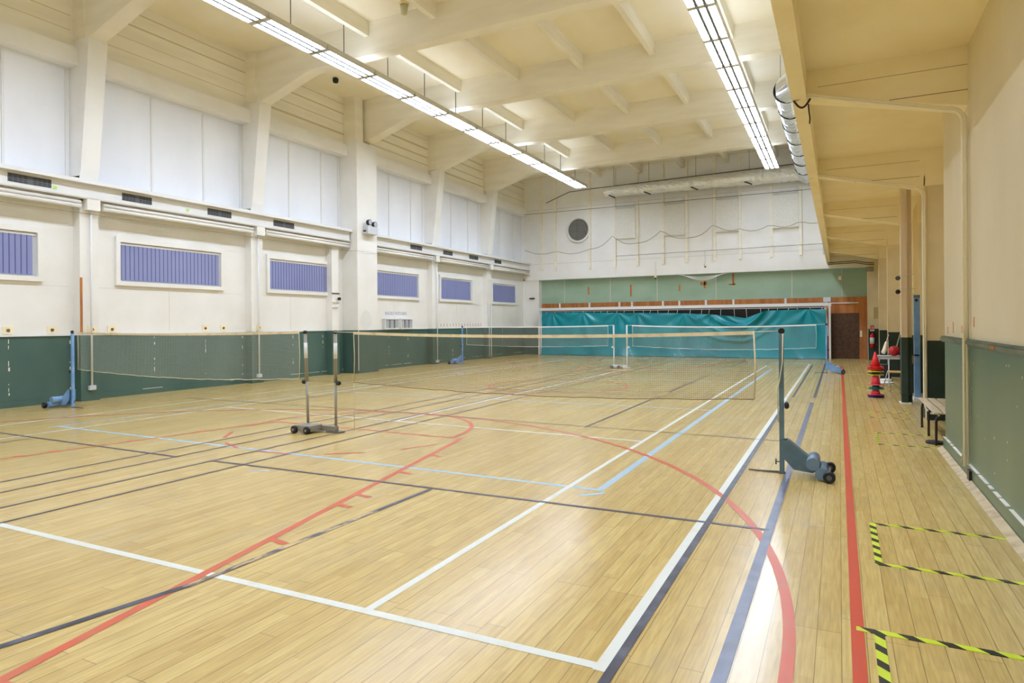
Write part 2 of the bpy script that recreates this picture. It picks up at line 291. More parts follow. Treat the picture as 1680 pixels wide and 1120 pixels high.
# joints on the wainscot and chipped vertical marks
ck = MB()
for y in (7.2, 8.38, 10.35, 11.8, 13.0, 14.9, 16.2, 19.7, 20.9, 24.2, 28.9):
    z = .25
    while z < 1.35:
        h = R.uniform(.02, .12)
        if R.random() < .5: ck.box(XL + .014, XL + .017, y, y + R.uniform(.012, .03), z, z + h)
        z += h + R.uniform(.02, .1)
y = YB
while y < YE:
    l = R.uniform(.1, .9)
    if R.random() < .55: ck.box(XL + .03, XL + .0335, y, y + l, .118, .126 + R.uniform(0, .006))
    y += l + R.uniform(.02, .3)
ck.build('paint_chips', M['chip'], wl)
sm = MB()
for (a, b) in ((4.3, 8.4), (8.95, 13.0), (13.6, 16.35), (18.3, 22.2), (22.75, 26.9), (27.4, 31.2)):
    sm.box(XL, XL + .002, a, b, 2.52, 2.527); sm.box(XL, XL + .002, a + (b - a) * .45, a + (b - a) * .45 + .008, 1.5, 2.5); sm.box(XL, XL + .002, a, b, 3.9, 3.905)
sm.build('wall_joints', M['housing'], wl)
bj = MB()
for (a, b) in [(4.3, 8.4), (8.9, 13.1), (13.55, 17.2), (18.25, 22.25), (22.7, 26.9), (27.35, 31.4)]:
    for z in (8.1, 8.42, 8.78, 9.1): bj.box(-15.0, -14.997, a, b, z + R.uniform(-.03, .03), z + .04)
bj.build('formwork_lines', mat('formwork', (206, 194, 164), .9), wl)
bs = box(XL, XL + .032, YB, YE, 0, .12).build('baseboard_left', M['green']); struct(bs, 'green painted skirting along the left wall', 'skirting')
rl = MB().box(XL, XL + .05, YB, YE, 1.445, 1.475).build('trim_1', M['steelw']); struct(rl, 'thin white rail on top of the left green wainscot', 'trim')
# wall colour ticks above the rail
tk = MB(); y = 22.8
while y < 27.0: tk.box(XL, XL + .003, y, y + .03, 1.53, 1.66); y += .245
tk.build('red_tick_marks', M['redm'], wl)
# ---- ring beam
for i, (a, b) in enumerate([(YB, COLS[0]), (COLS[0] + .4, COLS[1]), (COLS[1] + .4, COLS[2]), (COLS[2] + .4, COLS[3]), (COLS[3] + .4, 17.2), (18.25, 22.3), (22.7, 26.95), (27.35, YE)]):
    o = box(-15.2, XP, a, b, 7.36, 7.74).build('trim_%d' % (2 + i), M['white'])
    struct(o, 'white horizontal concrete ring beam, %s' % ['behind the camera', 'beside the camera', 'nearest bay in view', 'from the first to the second raking column', 'from the second raking column to the big pier', 'just beyond the big pier', 'between the two far raking columns', 'last bay by the end wall'][i], 'beam')
# ---- columns / pilasters
def column(n, y0, label):
    y1 = y0 + .4; mb = MB(); mb.k = 0
    mb.box(XL, XP, y0, y1, 1.45, 4.95)
    mb.k = 1; mb.box(XL, XP + .012, y0 - .006, y1 + .006, 0, 1.45)
    mb.k = 0; mb.prism([(-15.2, 4.9), (XP, 4.9), (XP + .06, 5.1), (-14.45, 7.93), (-15.0, 7.93), (-15.2, 7.4)], 'y', y0, y1)
    mb.k = 2; mb.box(-15.0, -14.62, y0 - .02, y0 + .36, 7.93, ZC)
    o = mb.build('trim_%d' % n, [M['white'], M['green'], M['cream']]); struct(o, label, 'column')
    return o
cl = column(10, COLS[0], 'raking wall column beside the camera'); column(11, COLS[1], 'raking wall column left of the camera')
c1 = column(12, COLS[2], 'nearest raking white column with a brown strip at its foot'); column(13, COLS[3], 'second raking white column, before the big pier')
column(14, 22.3, 'raking white column just beyond the big pier'); column(15, 26.95, 'farthest raking white column near the end wall')
box(XP, XP + .02, 8.475, 8.52, 1.47, 2.72).build('edge_strip', M['orange'], c1)
for y in (COLS[2], COLS[3], 22.3, 26.95):
    pass
pm = MB(); pm.k = 0; pm.box(-15.2, -14.45, 17.2, 18.25, 1.45, 7.85); pm.k = 1; pm.box(-15.2, -14.435, 17.19, 18.26, 0, 1.45); pm.k = 2; pm.box(-15.0, -14.5, 17.2, 17.6, 7.85, ZC)
pr = pm.build('trim_16', [M['white'], M['green'], M['cream']]); struct(pr, 'big square white pier with green base halfway along the left wall', 'pier')
box(-14.437, -14.43, 17.19, 17.22, .1, 1.5).build('chipped_edge', M['chip'], pr)
box(-14.45, -14.447, 17.3, 18.1, 1.47, 2.1)
pt = MB(); pts = []
for k in range(20): a = 2 * math.pi * k / 20; pts.append((17.55 + .42 * math.cos(a) * (1 if math.cos(a) > 0 else .55) * R.uniform(.85, 1.05), 1.78 + .36 * math.sin(a) * R.uniform(.85, 1.05)))
pt.prism(pts, 'x', -14.45, -14.447).build('white_patch', M['steelw'], pr)
sl = MB(); sl.k = 0; sl.box(XL, XP, 16.4, 16.72, 1.45, 4.3); sl.k = 1; sl.box(XL, XP + .012, 16.39, 16.73, 0, 1.45)
struct(sl.build('trim_17', [M['white'], M['green']]), 'slim short pilaster just before the big pier', 'pilaster')
# ---- main beams with haunch
def beam(n, y0, wd, label):
    p = [(-14.98, ZC), (-14.98, 7.9), (-14.45, 7.93), (-12.72, 8.46), (-12.4, 8.5), (XR + .3, 8.5), (XR + .3, ZC)]
    o = MB().prism(p, 'y', y0, y0 + wd).build('trim_%d' % n, M['cream']); struct(o, label, 'beam')
beam(20, -.72, .35, 'cream ceiling beam behind the camera'); beam(21, 3.88, .35, 'cream ceiling beam above the camera')
beam(22, 8.5, .35, 'nearest cream ceiling beam in view, rising from the first column'); beam(23, 13.18, .35, 'second cream haunched ceiling beam')
beam(24, 17.7, .4, 'third cream ceiling beam, meeting the big pier'); beam(25, 22.3, .35, 'fourth cream haunched ceiling beam'); beam(26, 26.92, .35, 'farthest cream ceiling beam before the end wall')
# ---- ribs
YBAYS = [(-6, -.72), (-.37, 3.88), (4.23, 8.5), (8.85, 13.18), (13.53, 17.7), (18.1, 22.3), (22.65, 26.92), (27.27, YE)]
k = 30
for bi, (a, b) in enumerate(YBAYS):
    for ri, x in enumerate((-10.72, -8.66, -6.6, -4.54, -2.46, -.4)):
        o = box(x - .07, x + .07, a, b, 8.98, ZC).build('trim_%d' % k, M['cream']); k += 1
        struct(o, 'slim ceiling rib, %s from the left, in the %s ceiling bay' % (NTH[ri + 1], ['rearmost', 'second', 'third', 'fourth', 'fifth', 'sixth', 'seventh', 'farthest'][bi]), 'ceiling rib')
# ---- end wall
we = MB(); we.k = 0; we.box(-15.2, 2.2, YE, YE + .3, 3.92, ZC)
we.k = 1; we.box(-15.0, 2.2, YA, YA + .2, 2.68, 4.0)
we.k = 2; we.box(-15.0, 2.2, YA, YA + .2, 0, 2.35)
we.k = 3; we.box(-15.0, 2.2, YA - .01, YA + .2, 2.35, 2.68)
we.k = 0; we.box(-15.1, -14.2, YE + .05, YA, 0, 3.95)
we.k = 4; we.box(-15.1, -14.19, YE + .04, YA, 0, 1.45)
wf = we.build('wall_far', [M['white'], M['sage'], M['dark'], M['orange'], M['green']]); struct(wf, 'far end wall, white battened above, sage green and wood below', 'wall')
EB = [-14.0, -13.2, -11.3, -9.98, -8.83, -7.57, -6.44, -5.15, -4.02, -2.69, -1.49]
for i, x in enumerate(EB): box(x - .06, x + .06, YE - .1, YE, 4.35 + .02 * i, ZC).build('batten', M['cream'], wf)
for z in (7.6, 4.75): box(-14.9, 1.1, YE - .012, YE, z, z + .02).build('seam', M['housing'], wf)
gd = MB()
for x in (-12.9, -10.4, -8.0, -5.2, -1.9, .1): gd.box(x, x + .03, YA - .012, YA, 2.7, 3.9)
gd.build('joint_strip', M['housing'], wf)
tp = MB()
for x, z0, z1 in ((-11.6, 3.1, 3.5), (-9.35, 2.95, 3.55), (-6.95, 3.15, 3.45), (-5.75, 3.25, 3.6), (-4.45, 3.35, 3.9), (-5.9, 3.4, 3.55), (-4.6, 3.36, 3.42)): tp.box(x, x + (.09 if z1 - z0 > .2 else .3), YA - .006, YA, z0, z1)
tp.build('torn_tape', M['orange'], wf)
fp = MB()
for x in (-13.2, -11.55, -9.95, -9.3, -7.75, -6.95, -5.7, -4.45, -2.2, -.55): fp.box(x, x + .09, YA - .03, YA - .01, 2.34, 2.68)
fp.build('white_spacer', M['steelw'], wf)
# ---- right side
wr = MB(); wr.k = 0; wr.box(XR, XR + .9, YB, 9.87, 1.42, 4.45); wr.k = 1; wr.box(XR, XR + .9, YB, 9.87, 0, 1.42)
wr.k = 2; wr.box(XN, XN + .3, 9.87, YA + .2, 1.3, 4.45); wr.k = 3; wr.box(XN, XN + .3, 9.87, YA + .2, 0, 1.3)
wr.k = 4; wr.box(XR + .3, XR + .5, YB, YE, 4.8, ZC)
wrt = wr.build('wall_right', [M['beige'], M['greenr'], M['pil'], M['dgreen'], M['white']]); struct(wrt, 'beige right wall with green wainscot ending in a recess', 'wall')
rm = MB()
for y, z0, z1 in ((9.58, 1.40, 1.49), (9.15, 1.42, 1.55), (8.55, 1.43, 1.51), (7.83, 1.50, 1.60)): rm.box(XR - .003, XR, y, y + .03, z0 + .06, z1 + .06)
rm.build('red_mark', M['redm'], wrt)
sp = MB()
for i in range(46): y = R.uniform(3.5, 9.7); z = R.uniform(.25, 1.3); d = R.uniform(.004, .011); sp.box(XR - .0025, XR, y, y + d * 1.6, z, z + d * R.uniform(1, 2.4))
sp.build('paint_specks', M['chip'], wrt)
rr = MB().box(XR - .03, XR, YB, 9.89, 1.36, 1.385).box(XR - .05, XR, YB, 9.89, 1.385, 1.415).box(XR - .035, XR, YB, 9.89, 1.415, 1.435).build('trim_90', mat('grooved_rail', (118, 124, 104), .5, rgb2=(84, 94, 74), scale=5, stretch=(1, .4, 4)))
struct(rr, 'grooved grey-green dado rail on the right wall', 'trim')
box(XR - .056, XR - .05, 6.62, 6.78, 1.385, 1.415).build('knot', M['orange'], rr)
kb = MB(); kb.k = 0; kb.box(XR - .025, XR, YB, 9.87, 0, .15); kb.k = 1
y = 1.0
while y < 9.8:
    l = R.uniform(.1, .5); kb.box(XR - .028, XR - .0, y, min(y + l, 9.86), .148, .153 + R.uniform(0, .004)); y += l + R.uniform(.0, .1)
for i in range(9): y = R.uniform(3.5, 7.8); kb.box(XR - .027, XR - .024, y, y + R.uniform(.03, .08), .01 + R.uniform(0, .03), R.uniform(.05, .1))
kb.k = 2; kb.prism([(XR - .1, 0), (XR - .03, .03), (XR - .02, 0)], 'y', YB, 9.87)
struct(kb.build('baseboard_right', [M['greenr'], M['chip'], M['concrete']]), 'chipped green skirting with rough plaster fillet along the right wall', 'skirting')
for i, y in enumerate((12.6, 17.2, 21.8, 26.4, 31.0)):
    x0 = 1.27 if i < 4 else 1.08; mb = MB(); y1 = y + (.4 if y < 31 else .85)
    mb.k = 0; mb.box(x0, XN, y, y1, 1.3, 4.45); mb.k = 1; mb.box(x0 - .006, XN, y - .006, y1, 0, 1.3)
    mb.k = 2; mb.box(x0 - .012, x0 + .004, y - .012, y + .01, 0, 4.0)
    struct(mb.build('trim_%d' % (91 + i), [M['pil'], M['dgreen'], M['ivory']]), 'beige right-hand pilaster with dark green foot, %s' % ['beside the bench', 'behind the steel column', 'behind the table', 'beyond the table', 'carrying the fire extinguisher'][i], 'pilaster')
# gallery: slab, edge beam, brackets
struct(box(-.45, 2.2, YB, YE, 4.45, 4.8).build('trim_97', M['sand']), 'sand coloured underside of the side gallery', 'gallery slab')
struct(box(-.46, -.31, YB, YE, 4.13, 4.8).build('trim_98', M['sand']), 'sand coloured edge beam of the side gallery', 'edge beam')
for i, y in enumerate((-1.1, 3.5, 8.1, 12.6, 17.2, 21.8, 26.4)):
    xe = XR if y < 9 else XN
    o = MB().prism([(-.31, 4.45), (-.31, 4.18), (1.24 if xe > 1.3 else xe, 3.84), (xe, 3.84), (xe, 4.45)], 'y', y - .012, y + .3).build('trim_%d' % (99 + i), M['sand'])
    MB().box(.25 if i % 2 else .5, XR, y - .0145, y - .0115, 4.0, 4.007).box(-.2, XR, y - .0145, y - .0115, 4.26, 4.264).build('formwork_lines', mat('dark_seam', (150, 124, 84), .9), o)
    struct(o, 'tapered gallery bracket, %s' % ['behind the camera', 'above the camera', 'nearest in view with a double pipe below', 'at the bench pilaster', 'at the steel column', 'fifth in view counted towards the camera from afar', 'farthest, at the end of the gallery'][i], 'bracket')
# rear wall (closes the hall behind the camera)
struct(box(-15.5, 2.2, YB - .2, YB, 0, ZC).build('wall_rear', M['white']), 'plain white wall closing the hall behind the camera', 'wall')
# steel column
sc = MB(); sc.k = 0; sc.box(1.10, 1.20, 14.9, 15.1, 1.3, 4.45); sc.k = 1; sc.box(1.095, 1.205, 14.895, 15.105, 0, 1.3); sc.k = 2; sc.box(1.06, 1.26, 14.86, 15.14, 0, .02); sc.k = 1; sc.box(1.08, 1.24, 14.87, 15.13, .18, .2)
sc.k = 0; sc.box(1.2, 1.285, 15.02, 15.1, 1.3, 4.45); sc.k = 1; sc.box(1.2, 1.285, 15.015, 15.105, 0, 1.3)
struct(sc.build('trim_110', [mat('mauve_paint', (222, 206, 186), .6), M['dgreen'], M['chip']]), 'slim steel column with green foot between bench and table', 'column')
# ---- crane rail tray on the left wall
for i, (a, b) in enumerate([(YB, 17.15), (18.3, YE)]):
    mb = MB(); mb.k = 0; mb.box(XP, -14.62, a, b, 4.80, 4.85); mb.box(XP, -14.74, a, b, 4.47, 4.78)
    mb.box(XP, -14.60, a, b, 4.76, 4.80)
    mb.k = 1; mb.box(XP, -14.68, a, b, 4.44, 4.47); mb.k = 0; mb.box(XL, XP, a, b, 4.4, 4.85)
    struct(mb.build('trim_%d' % (111 + i), [M['steelw'], M['housing']]), ['white boxed service rail on the left wall, near stretch', 'white boxed service rail on the left wall, beyond the big pier'][i], 'service rail')
pi = 0
for (a, b) in [(YB, 8.44), (8.92, 13.1), (13.56, 17.15)] + [(18.3, 22.26), (22.74, 26.92), (27.38, YE)]:
    pi += 1
    for z, r, nm in ((4.36, .035, 'upper'), (4.27, .045, 'lower')):
        o = MB().tube([(-14.74, a, z), (-14.74, b, z)], r).build('heating_pipe', M['white'])
        tag(o, '%s white pipe under the left service rail, %s stretch from the left' % (nm, NTH[pi]), 'pipe', 'pipes under the service rail')
for i, y in enumerate((8.55, 13.2, 22.35, 27.0)): tag(box(XP, -14.68, y, y + .28, 4.2, 4.44).build('pipe_bracket', M['white']), 'white boxed pipe bracket on the %s raking column from the left' % NTH[i + 1], 'bracket', 'pipe brackets')
# ================================================================ WINDOWS
WIN = [(4.6, 7.74), (9.5, 12.28), (13.98, 16.7), (18.5, 21.6), (23.25, 25.85), (27.85, 30.4)]
WL = ['partly cut off by the left edge of the photo', 'between the first and second columns', 'just before the big pier', 'just beyond the big pier', 'second beyond the big pier', 'nearest the end wall']
for i, (a, b) in enumerate(WIN):
    fr = MB(); X0, X1 = XL, XL + .07
    for (p, q, u, v) in ((a - .1, b + .1, 3.62, 3.74), (a - .1, b + .1, 2.60, 2.70), (a - .1, a, 2.7, 3.62), (b, b + .1, 2.7, 3.62)): fr.box(X0, X1, p, q, u, v)
    wv = fr.build('window_%d' % (i + 1), M['white']); struct(wv, 'shallow strip window on the left wall, ' + WL[i], 'window')
    box(XL, XL + .004, a, b, 2.7, 3.62).build('pane', M['boxg'], wv)
    bl = MB(); bl.k = 0; bl.box(XL + .005, XL + .03, a + .02, b - .02, 3.555, 3.6); y = a + .04; ph = 0
    bl.k = 1
    while y < b - .1:
        bl.quad((XL + .012, y, 2.73), (XL + .022, y + .1, 2.73), (XL + .022, y + .1, 3.56), (XL + .012, y, 3.56)); bl.k = 2
        bl.box(XL + .021, XL + .026, y - .012, y + .004, 2.74, 3.56); bl.k = 1; y += .108
    tag(bl.build('vertical_blind', [M['steelw'], M['lav'], M['lavd']]), 'lavender vertical blind in the window ' + WL[i], 'blind', 'lavender vertical blinds')
# ================================================================ CEILING LIGHTS
def light(x, y0, L):
    hs = MB(); z0, z1, hw = 8.0, 8.14, .275
    hs.box(x - hw, x + hw, y0, y0 + L, z0 + .06, z1); hs.box(x - hw, x - hw + .012, y0, y0 + L, z0, z0 + .06); hs.box(x + hw - .012, x + hw, y0, y0 + L, z0, z0 + .06)
    hs.k = 1; hs.box(x - hw + .012, x + hw - .012, y0 + .06, y0 + L - .06, z0 + .055, z0 + .06); hs.k = 0; hs.box(x - hw, x + hw, y0, y0 + .06, z0 - .004, z0 + .06); hs.box(x - hw, x + hw, y0 + L - .06, y0 + L, z0 - .004, z0 + .06)
    hs.k = 1
    for dx in (-.087, .087): hs.box(x + dx - .029, x + dx + .029, y0, y0 + L, z0 - .004, z0 + .06)
    return hs
PL = 1.735
proto = None
def put_light(x, y0, label, group, rods):
    global proto
    e = empty('ceiling_light', (x, y0, 8.0), label, 'ceiling light', group)
    if proto is None:
        h = light(x, y0, PL - .015).build('housing', [M['housing'], M['louvre']], e); T = []
        for dx in (-.168, 0, .168): T.append(box(x + dx - .055, x + dx + .055, y0 + .12, y0 + PL - .14, 8.012, 8.05).build('tube', M['tube'], e))
        T.append(box(x - .16, x + .16, y0 + .1, y0 + PL - .12, 8.142, 8.15).build('added_upglow', M['slot'], e))  # glowing sheet added on top to light the ceiling, not a fixture part
        rd = MB().tube([(x, y0 + PL * .5, 8.14), (x, y0 + PL * .5, 8.98)], .011, 6).build('hanging_chain', M['wirem'], e)
        proto = [h] + T + [rd]; 
        if not rods: bpy.data.objects.remove(rd); 
    else:
        for s in proto[:5] + ([proto[5]] if rods else []):
            c = s.copy(); C.objects.link(c); c.parent = e
rows = [('left', -10.8, 28.9), ('right', -2.44, 29.1)]
for side, x, yend in rows:
    n = 19 if side == 'left' else 19
    for i in range(n):
        y0 = yend - PL * (i + 1)
        if side == 'right': xx = -2.44 + .0
        put_light(x, y0, 'fluorescent ceiling light, %s from the far end of the %s row' % (NTH[i + 1], side), 'fluorescent ceiling lights', side == 'left')
# small things on the ceiling
o = MB().lathe([(.03, 0), (.07, .01), (.09, .05), (.09, .13), (.04, .16)], (-14.0, 15.7, 9.19)).build('ceiling_camera', M['black']); tag(o, 'small black camera under the ceiling left of the light row', 'camera')
e = empty('bulkhead_lamp', (-9.27, 12.8, 9.0), 'old glass jar lamp on the ceiling beside a rib, unlit', 'lamp')
MB().lathe([(.12, .3), (.12, .35)], (-9.27, 12.8, 9.0)).build('base', M['ypipe'], e); MB().lathe([(.02, .05), (.07, .08), (.085, .2), (.09, .3)], (-9.27, 12.8, 9.0)).build('glass_jar', mat('old_glass', (190, 186, 150), .2), e)
# ================================================================ VENTS / LETTERING / WALL FITTINGS LEFT
for i, (a, b) in enumerate([(7.05, 7.85), (9.36, 10.08), (11.63, 12.37), (13.85, 14.65), (20.64, 21.42), (22.97, 23.69), (25.1, 25.9), (27.49, 28.18)]):
    e = empty('wall_vent', (-14.74, (a + b) / 2, 4.55), 'grey slotted vent in the left service rail, %s from the left edge' % NTH[i + 1], 'vent', 'slotted vents in the service rail')
    box(-14.74, -14.73, a, b, 4.55, 4.72).build('frame', M['vent'], e)
    s2 = MB()
    for j in range(9):
        yy = a + (b - a) * (j + .15) / 9
        if j == 4: continue
        for z in (4.57, 4.61, 4.65, 4.69): s2.box(-14.731, -14.727, yy, yy + (b - a) / 9 * .75, z - .012, z + .008)
    s2.build('slots', M['ventd'], e)
    if i < 2: tag(box(-14.74, -14.735, b + .03 + (.9 if i else 0), b + .11 + (.9 if i else 0), 4.54, 4.61).build('sticker', M['lime']), 'lime green square sticker %s vent' % ['beside the nearest', 'right of the second'][i], 'sticker')
for i, y in enumerate((7.2, 8.03, 8.72, 9.32, 11.81, 12.38, 13.38)):
    xx = XP if i in (2, 6) else XL
    e = empty('anchor_plate', (xx, y, 1.5), 'cream square plate with dark ring above the left wainscot, %s from the left' % NTH[i + 1], 'wall plate', 'cream anchor plates')
    box(xx, xx + .02, y - .1, y + .1, 1.5, 1.66).build('plate', M['ivory'], e, .003)
    MB().lathe([(.033, 0), (.033, .012), (.018, .02)], (xx + .02, y, 1.575), 'x', 16).build('ring', mat('bronze', (108, 84, 66), .5), e)
for i, (y, z0) in enumerate(((8.68, .3), (13.33, .22), (22.55, .12), (27.2, .12), (27.0, .12))):
    e = empty('vertical_pipe', (XP + .065, y, z0), 'white vertical pipe on the left wall, %s from the left' % NTH[i + 1], 'pipe', 'vertical pipes on the left wall')
    xo = XP + .065
    MB().tube([(xo, y, z0), (xo, y, 4.19 if i < 3 else 2.6)], .022 if i != 4 else .018).build('tube', M['steelw'], e)
    box(xo - .035, xo + .04, y - .07, y + .07, z0 - .06, z0 + .04).build('socket', M['boxg'] if i < 3 else M['steel'], e)
# taut wires on left wall
o = MB().tube([(-14.7, YB, 4.1), (-14.7, 17.1, 4.12), (-14.4, 17.2, 4.12), (-14.4, 18.3, 4.12), (-14.7, 18.4, 4.12), (-14.7, YE, 4.15)], .006, 5).build('taut_wire', M['steel']); tag(o, 'thin taut wire running the length of the left wall above the windows', 'wire')
# emergency light on pier
e = empty('emergency_light', (-14.35, 17.75, 4.72), 'grey emergency light box with two round black lamps on the big pier', 'emergency light')
box(-14.45, -14.22, 17.48, 18.02, 4.72, 4.99).build('box', M['boxg'], e, .01)
for y, zz in ((17.62, 5.12), (17.9, 5.08)):
    l = MB().lathe([(.04, 0), (.09, .04), (.1, .15)], (-14.38, y, zz), 'x').build('lamp_head', M['black'], e); MB().lathe([(.085, .151), (.08, .156)], (-14.38, y, zz), 'x').build('lens', M['lens'], l)
    MB().tube([(-14.33, y, 4.98), (-14.33, y, zz - .04)], .012, 6).build('stem', M['black'], e)
for y in (17.44, 18.03): box(-14.4, -14.3, y, y + .04, 4.8, 4.84).build('clip', M['black'], e)
# brackets on the slim pilaster
e = empty('wall_bracket', (XP, 16.55, 2.3), 'dark clamp with round black knob on the slim pilaster before the pier', 'bracket')
box(XP, XP + .02, 16.38, 16.74, 2.66, 2.69).build('top_bar', M['blackp'], e); box(XP, XP + .03, 16.42, 16.7, 2.36, 2.39).build('lower_bar', M['housing'], e); MB().lathe([(.04, 0), (.055, .04), (.05, .08)], (XP + .02, 16.68, 2.5), 'x').build('knob', M['black'], e)
box(XP, XP + .03, 16.42, 16.66, 2.2, 2.23).build('foot_bar', M['housing'], e)
# wire cages and lettering
for i, (a, b) in enumerate(((19.36, 20.22), (20.32, 21.12))):
    e = empty('wire_rack', (XL, (a + b) / 2, 1.46), 'white framed wire rack on the left wall under the lettering, %s one' % ['left', 'right'][i], 'rack', 'wire racks under the lettering')
    f = MB()
    for (p, q, u, v) in ((a, b, 1.46, 1.5), (a, b, 1.82, 1.86), (a, a + .04, 1.5, 1.82), (b - .04, b, 1.5, 1.82)): f.box(XL, XL + .12, p, q, u, v)
    f.build('frame', M['steelw'], e); g = MB(); g.k = 0; g.box(XL, XL + .01, a, b, 1.48, 1.84); g.k = 1
    for j in range(3): g.box(XL + .01, XL + .1, a + .06 + (b - a) / 3 * j, a + (b - a) / 3 * (j + 1) - .03, 1.5, 1.8)
    g.k = 0
    for j in range(1, 7): g.box(XL + .1, XL + .105, a, b, 1.5 + j * .045, 1.504 + j * .045)
    g.build('grid', [M['vent'], M['boxg']], e)
tc = bpy.data.curves.new('wall_lettering', 'FONT'); tc.body = 'RACKS VOITURES'; tc.size = .17; tc.extrude = .002; tc.align_x = 'CENTER'
t = bpy.data.objects.new('wall_lettering', tc); C.objects.link(t); t.location = (XL + .003, 20.18, 2.0); t.rotation_euler = (math.pi / 2, 0, math.pi / 2); tc.materials.append(M['txt'])
bpy.context.view_layer.update(); t2 = bpy.data.objects.new('wall_lettering', bpy.data.meshes.new_from_object(t)); t2.matrix_world = t.matrix_world.copy(); C.objects.link(t2); bpy.data.objects.remove(t); t = t2; t.name = 'wall_lettering'
tag(t, 'small faded blue lettering above the wire racks', 'lettering')
# ================================================================ END WALL FITTINGS
e = empty('round_vent', (-11.92, YE - .06, 5.85), 'big round dark vent with white rim on the end wall', 'vent')
MB().lathe([(.56, 0), (.66, 0), (.66, -.12), (.56, -.12), (.56, 0)], (-11.92, YE, 6.42), 'y', 40, True, False).build('rim', M['white'], e)
MB().lathe([(.56, -.005), (.56, -.012)], (-11.92, YE, 6.42), 'y', 40).build('opening', M['black'], e)
g = MB()
for j in range(-8, 9):
    c = math.sqrt(max(0, .56 ** 2 - (j * .065) ** 2)); g.box(-11.92 + j * .065 - .004, -11.92 + j * .065 + .004, YE - .03, YE - .02, 6.42 - c, 6.42 + c); g.box(-11.92 - c, -11.92 + c, YE - .03, YE - .02, 6.42 + j * .065 - .004, 6.42 + j * .065 + .004)
g.build('grid', M['mesh'], e)
for i, (a, b) in enumerate(((-9.93, -8.89), (-7.51, -6.5), (-5.09, -4.08), (-2.63, -1.55))):
    e = empty('acoustic_panel', ((a + b) / 2, YE, 5.8), 'raised white textured panel on the end wall, %s from the left' % NTH[i + 1], 'wall panel', 'raised panels on the end wall')
    box(a, b, YE - .16, YE, 5.8, 7.28).build('board', M['acoustic'], e, .01); box(a, b, YE - .05, YE, 7.3, 7.42).build('grey_gap', M['housing'], e); box(b - .15, b - .03, YE - .1, YE - .05, 7.44, 7.56).build('handle', M['steelw'], e)
# foil ducts
def crumple(mb, a=.016):
    mb.v = [(x + R.uniform(-a, a), y + R.uniform(-a, a), z + R.uniform(-a, a)) for x, y, z in mb.v]; return mb
e = empty('air_duct', (-5.8, 30.85, 7.6), 'silver foil air duct hung along the top of the end wall', 'air duct')
pth = []; rad = []
for i in range(91): x = -10.3 + 9.0 * i / 90; pth.append((x, 30.85, 8.08 - .0 * i)); rad.append((.25 + .09 * min(1, i / 88)) * (1 + .035 * math.sin(i * 2.3) + .02 * R.uniform(-1, 1)))
crumple(MB().tube(pth, rad, 22, smooth=False)).build('foil_sleeve', M['foil'], e)
for x in (-9.85, -8.1, -5.9, -3.55):
    h = MB().tube([(x, 30.85, 8.4), (x, 30.85, ZC)], .008, 5).build('hanging_wire', M['wirem'], e); MB().tube([(x - .18, 30.62, 7.88), (x - .02, 30.55, 7.8), (x + .15, 30.55, 7.72)], .03, 6).build('clamp', M['ventd'], e)
MB().tube([(-13.6, 31.1, 7.9), (-12.3, 31.1, 8.35), (-11, 31.1, 8.4), (-1.2, 31.1, 8.55)], .018, 6).build('dark_cable', M['wirem'], e)
e = empty('gallery_duct', (-1.22, 25, 7.5), 'silver foil air duct hung lengthwise beside the gallery edge', 'air duct')
pth = [(1.3, 18.55, 8.0), (.2, 18.55, 8.0), (-.5, 18.6, 8.0), (-.95, 18.85, 8.0), (-1.18, 19.3, 8.0), (-1.22, 20, 8.0)]; rad = [.36] * 6
n = 90
for i in range(1, n + 1): pth.append((-1.22, 20 + 11.2 * i / n, 8.0)); rad.append(.35 * (1 + .02 * R.uniform(-1, 1) + .015 * math.sin(i * 1.9)))
crumple(MB().tube(pth, rad, 22, smooth=False)).build('foil_sleeve', M['foil'], e)
for y in (19.4, 21.0, 22.6, 24.2, 25.9, 27.6, 29.3):
    MB().lathe([(.365, -.015), (.375, 0), (.365, .015)], (-1.22, y, 8.0), 'y', 24).build('strap', M['ventd'], e)
for y in (19.4, 25.9): MB().tube([(-1.4, y, 8.35), (-1.4, y, ZC)], .006, 5).build('hanging_wire', M['wirem'], e)
# safety net in front of the end wall
def grid_net(P, nu, nv, t, tv=None):
    """P(u,v)->point; threads as thin flat ribbons of width t"""
    mb = MB(); tv = tv or t
    for i in range(nu + 1):
        u = i / nu; L = [P(u, j / 4) for j in range(5)]
        for a, b in zip(L, L[1:]): mb.quad((a[0] - t / 2, a[1], a[2]), (a[0] + t / 2, a[1], a[2]), (b[0] + t / 2, b[1], b[2]), (b[0] - t / 2, b[1], b[2]))
    m2 = max(12, nu // 14)
    for j in range(nv + 1):
        v = j / nv; L = [P(i / m2, v) for i in range(m2 + 1)]
        for a, b in zip(L, L[1:]): mb.quad((a[0], a[1], a[2] - tv / 2), (b[0], b[1], b[2] - tv / 2), (b[0], b[1], b[2] + tv / 2), (a[0], a[1], a[2] + tv / 2))
    return mb
def hem(x):
    K = [(-14.8, 5.5), (-13, 5.35), (-11.2, 5.35), (-9.97, 5.95), (-8.9, 5.5), (-7.55, 6.05), (-6.3, 5.6), (-5.14, 6.15), (-4, 5.85), (-2.7, 5.95), (-1.5, 6.0), (-.2, 6.1)]
    for (a, za), (b, zb) in zip(K, K[1:]):
        if a <= x <= b: t = (x - a) / (b - a); return za + (zb - za) * t - .18 * math.sin(math.pi * t) * (1 if zb < za or True else 0)
    return 5.9
e = empty('safety_net', (-7.5, 31.0, 5.4), 'fine white ball-stop net hung in front of the end wall', 'net')
def PN(u, v): x = -14.8 + 14.4 * u; zt = 7.35 + .02 * x * 0; zb = hem(x); return (x, 31.0, zb + (zt - zb) * v)
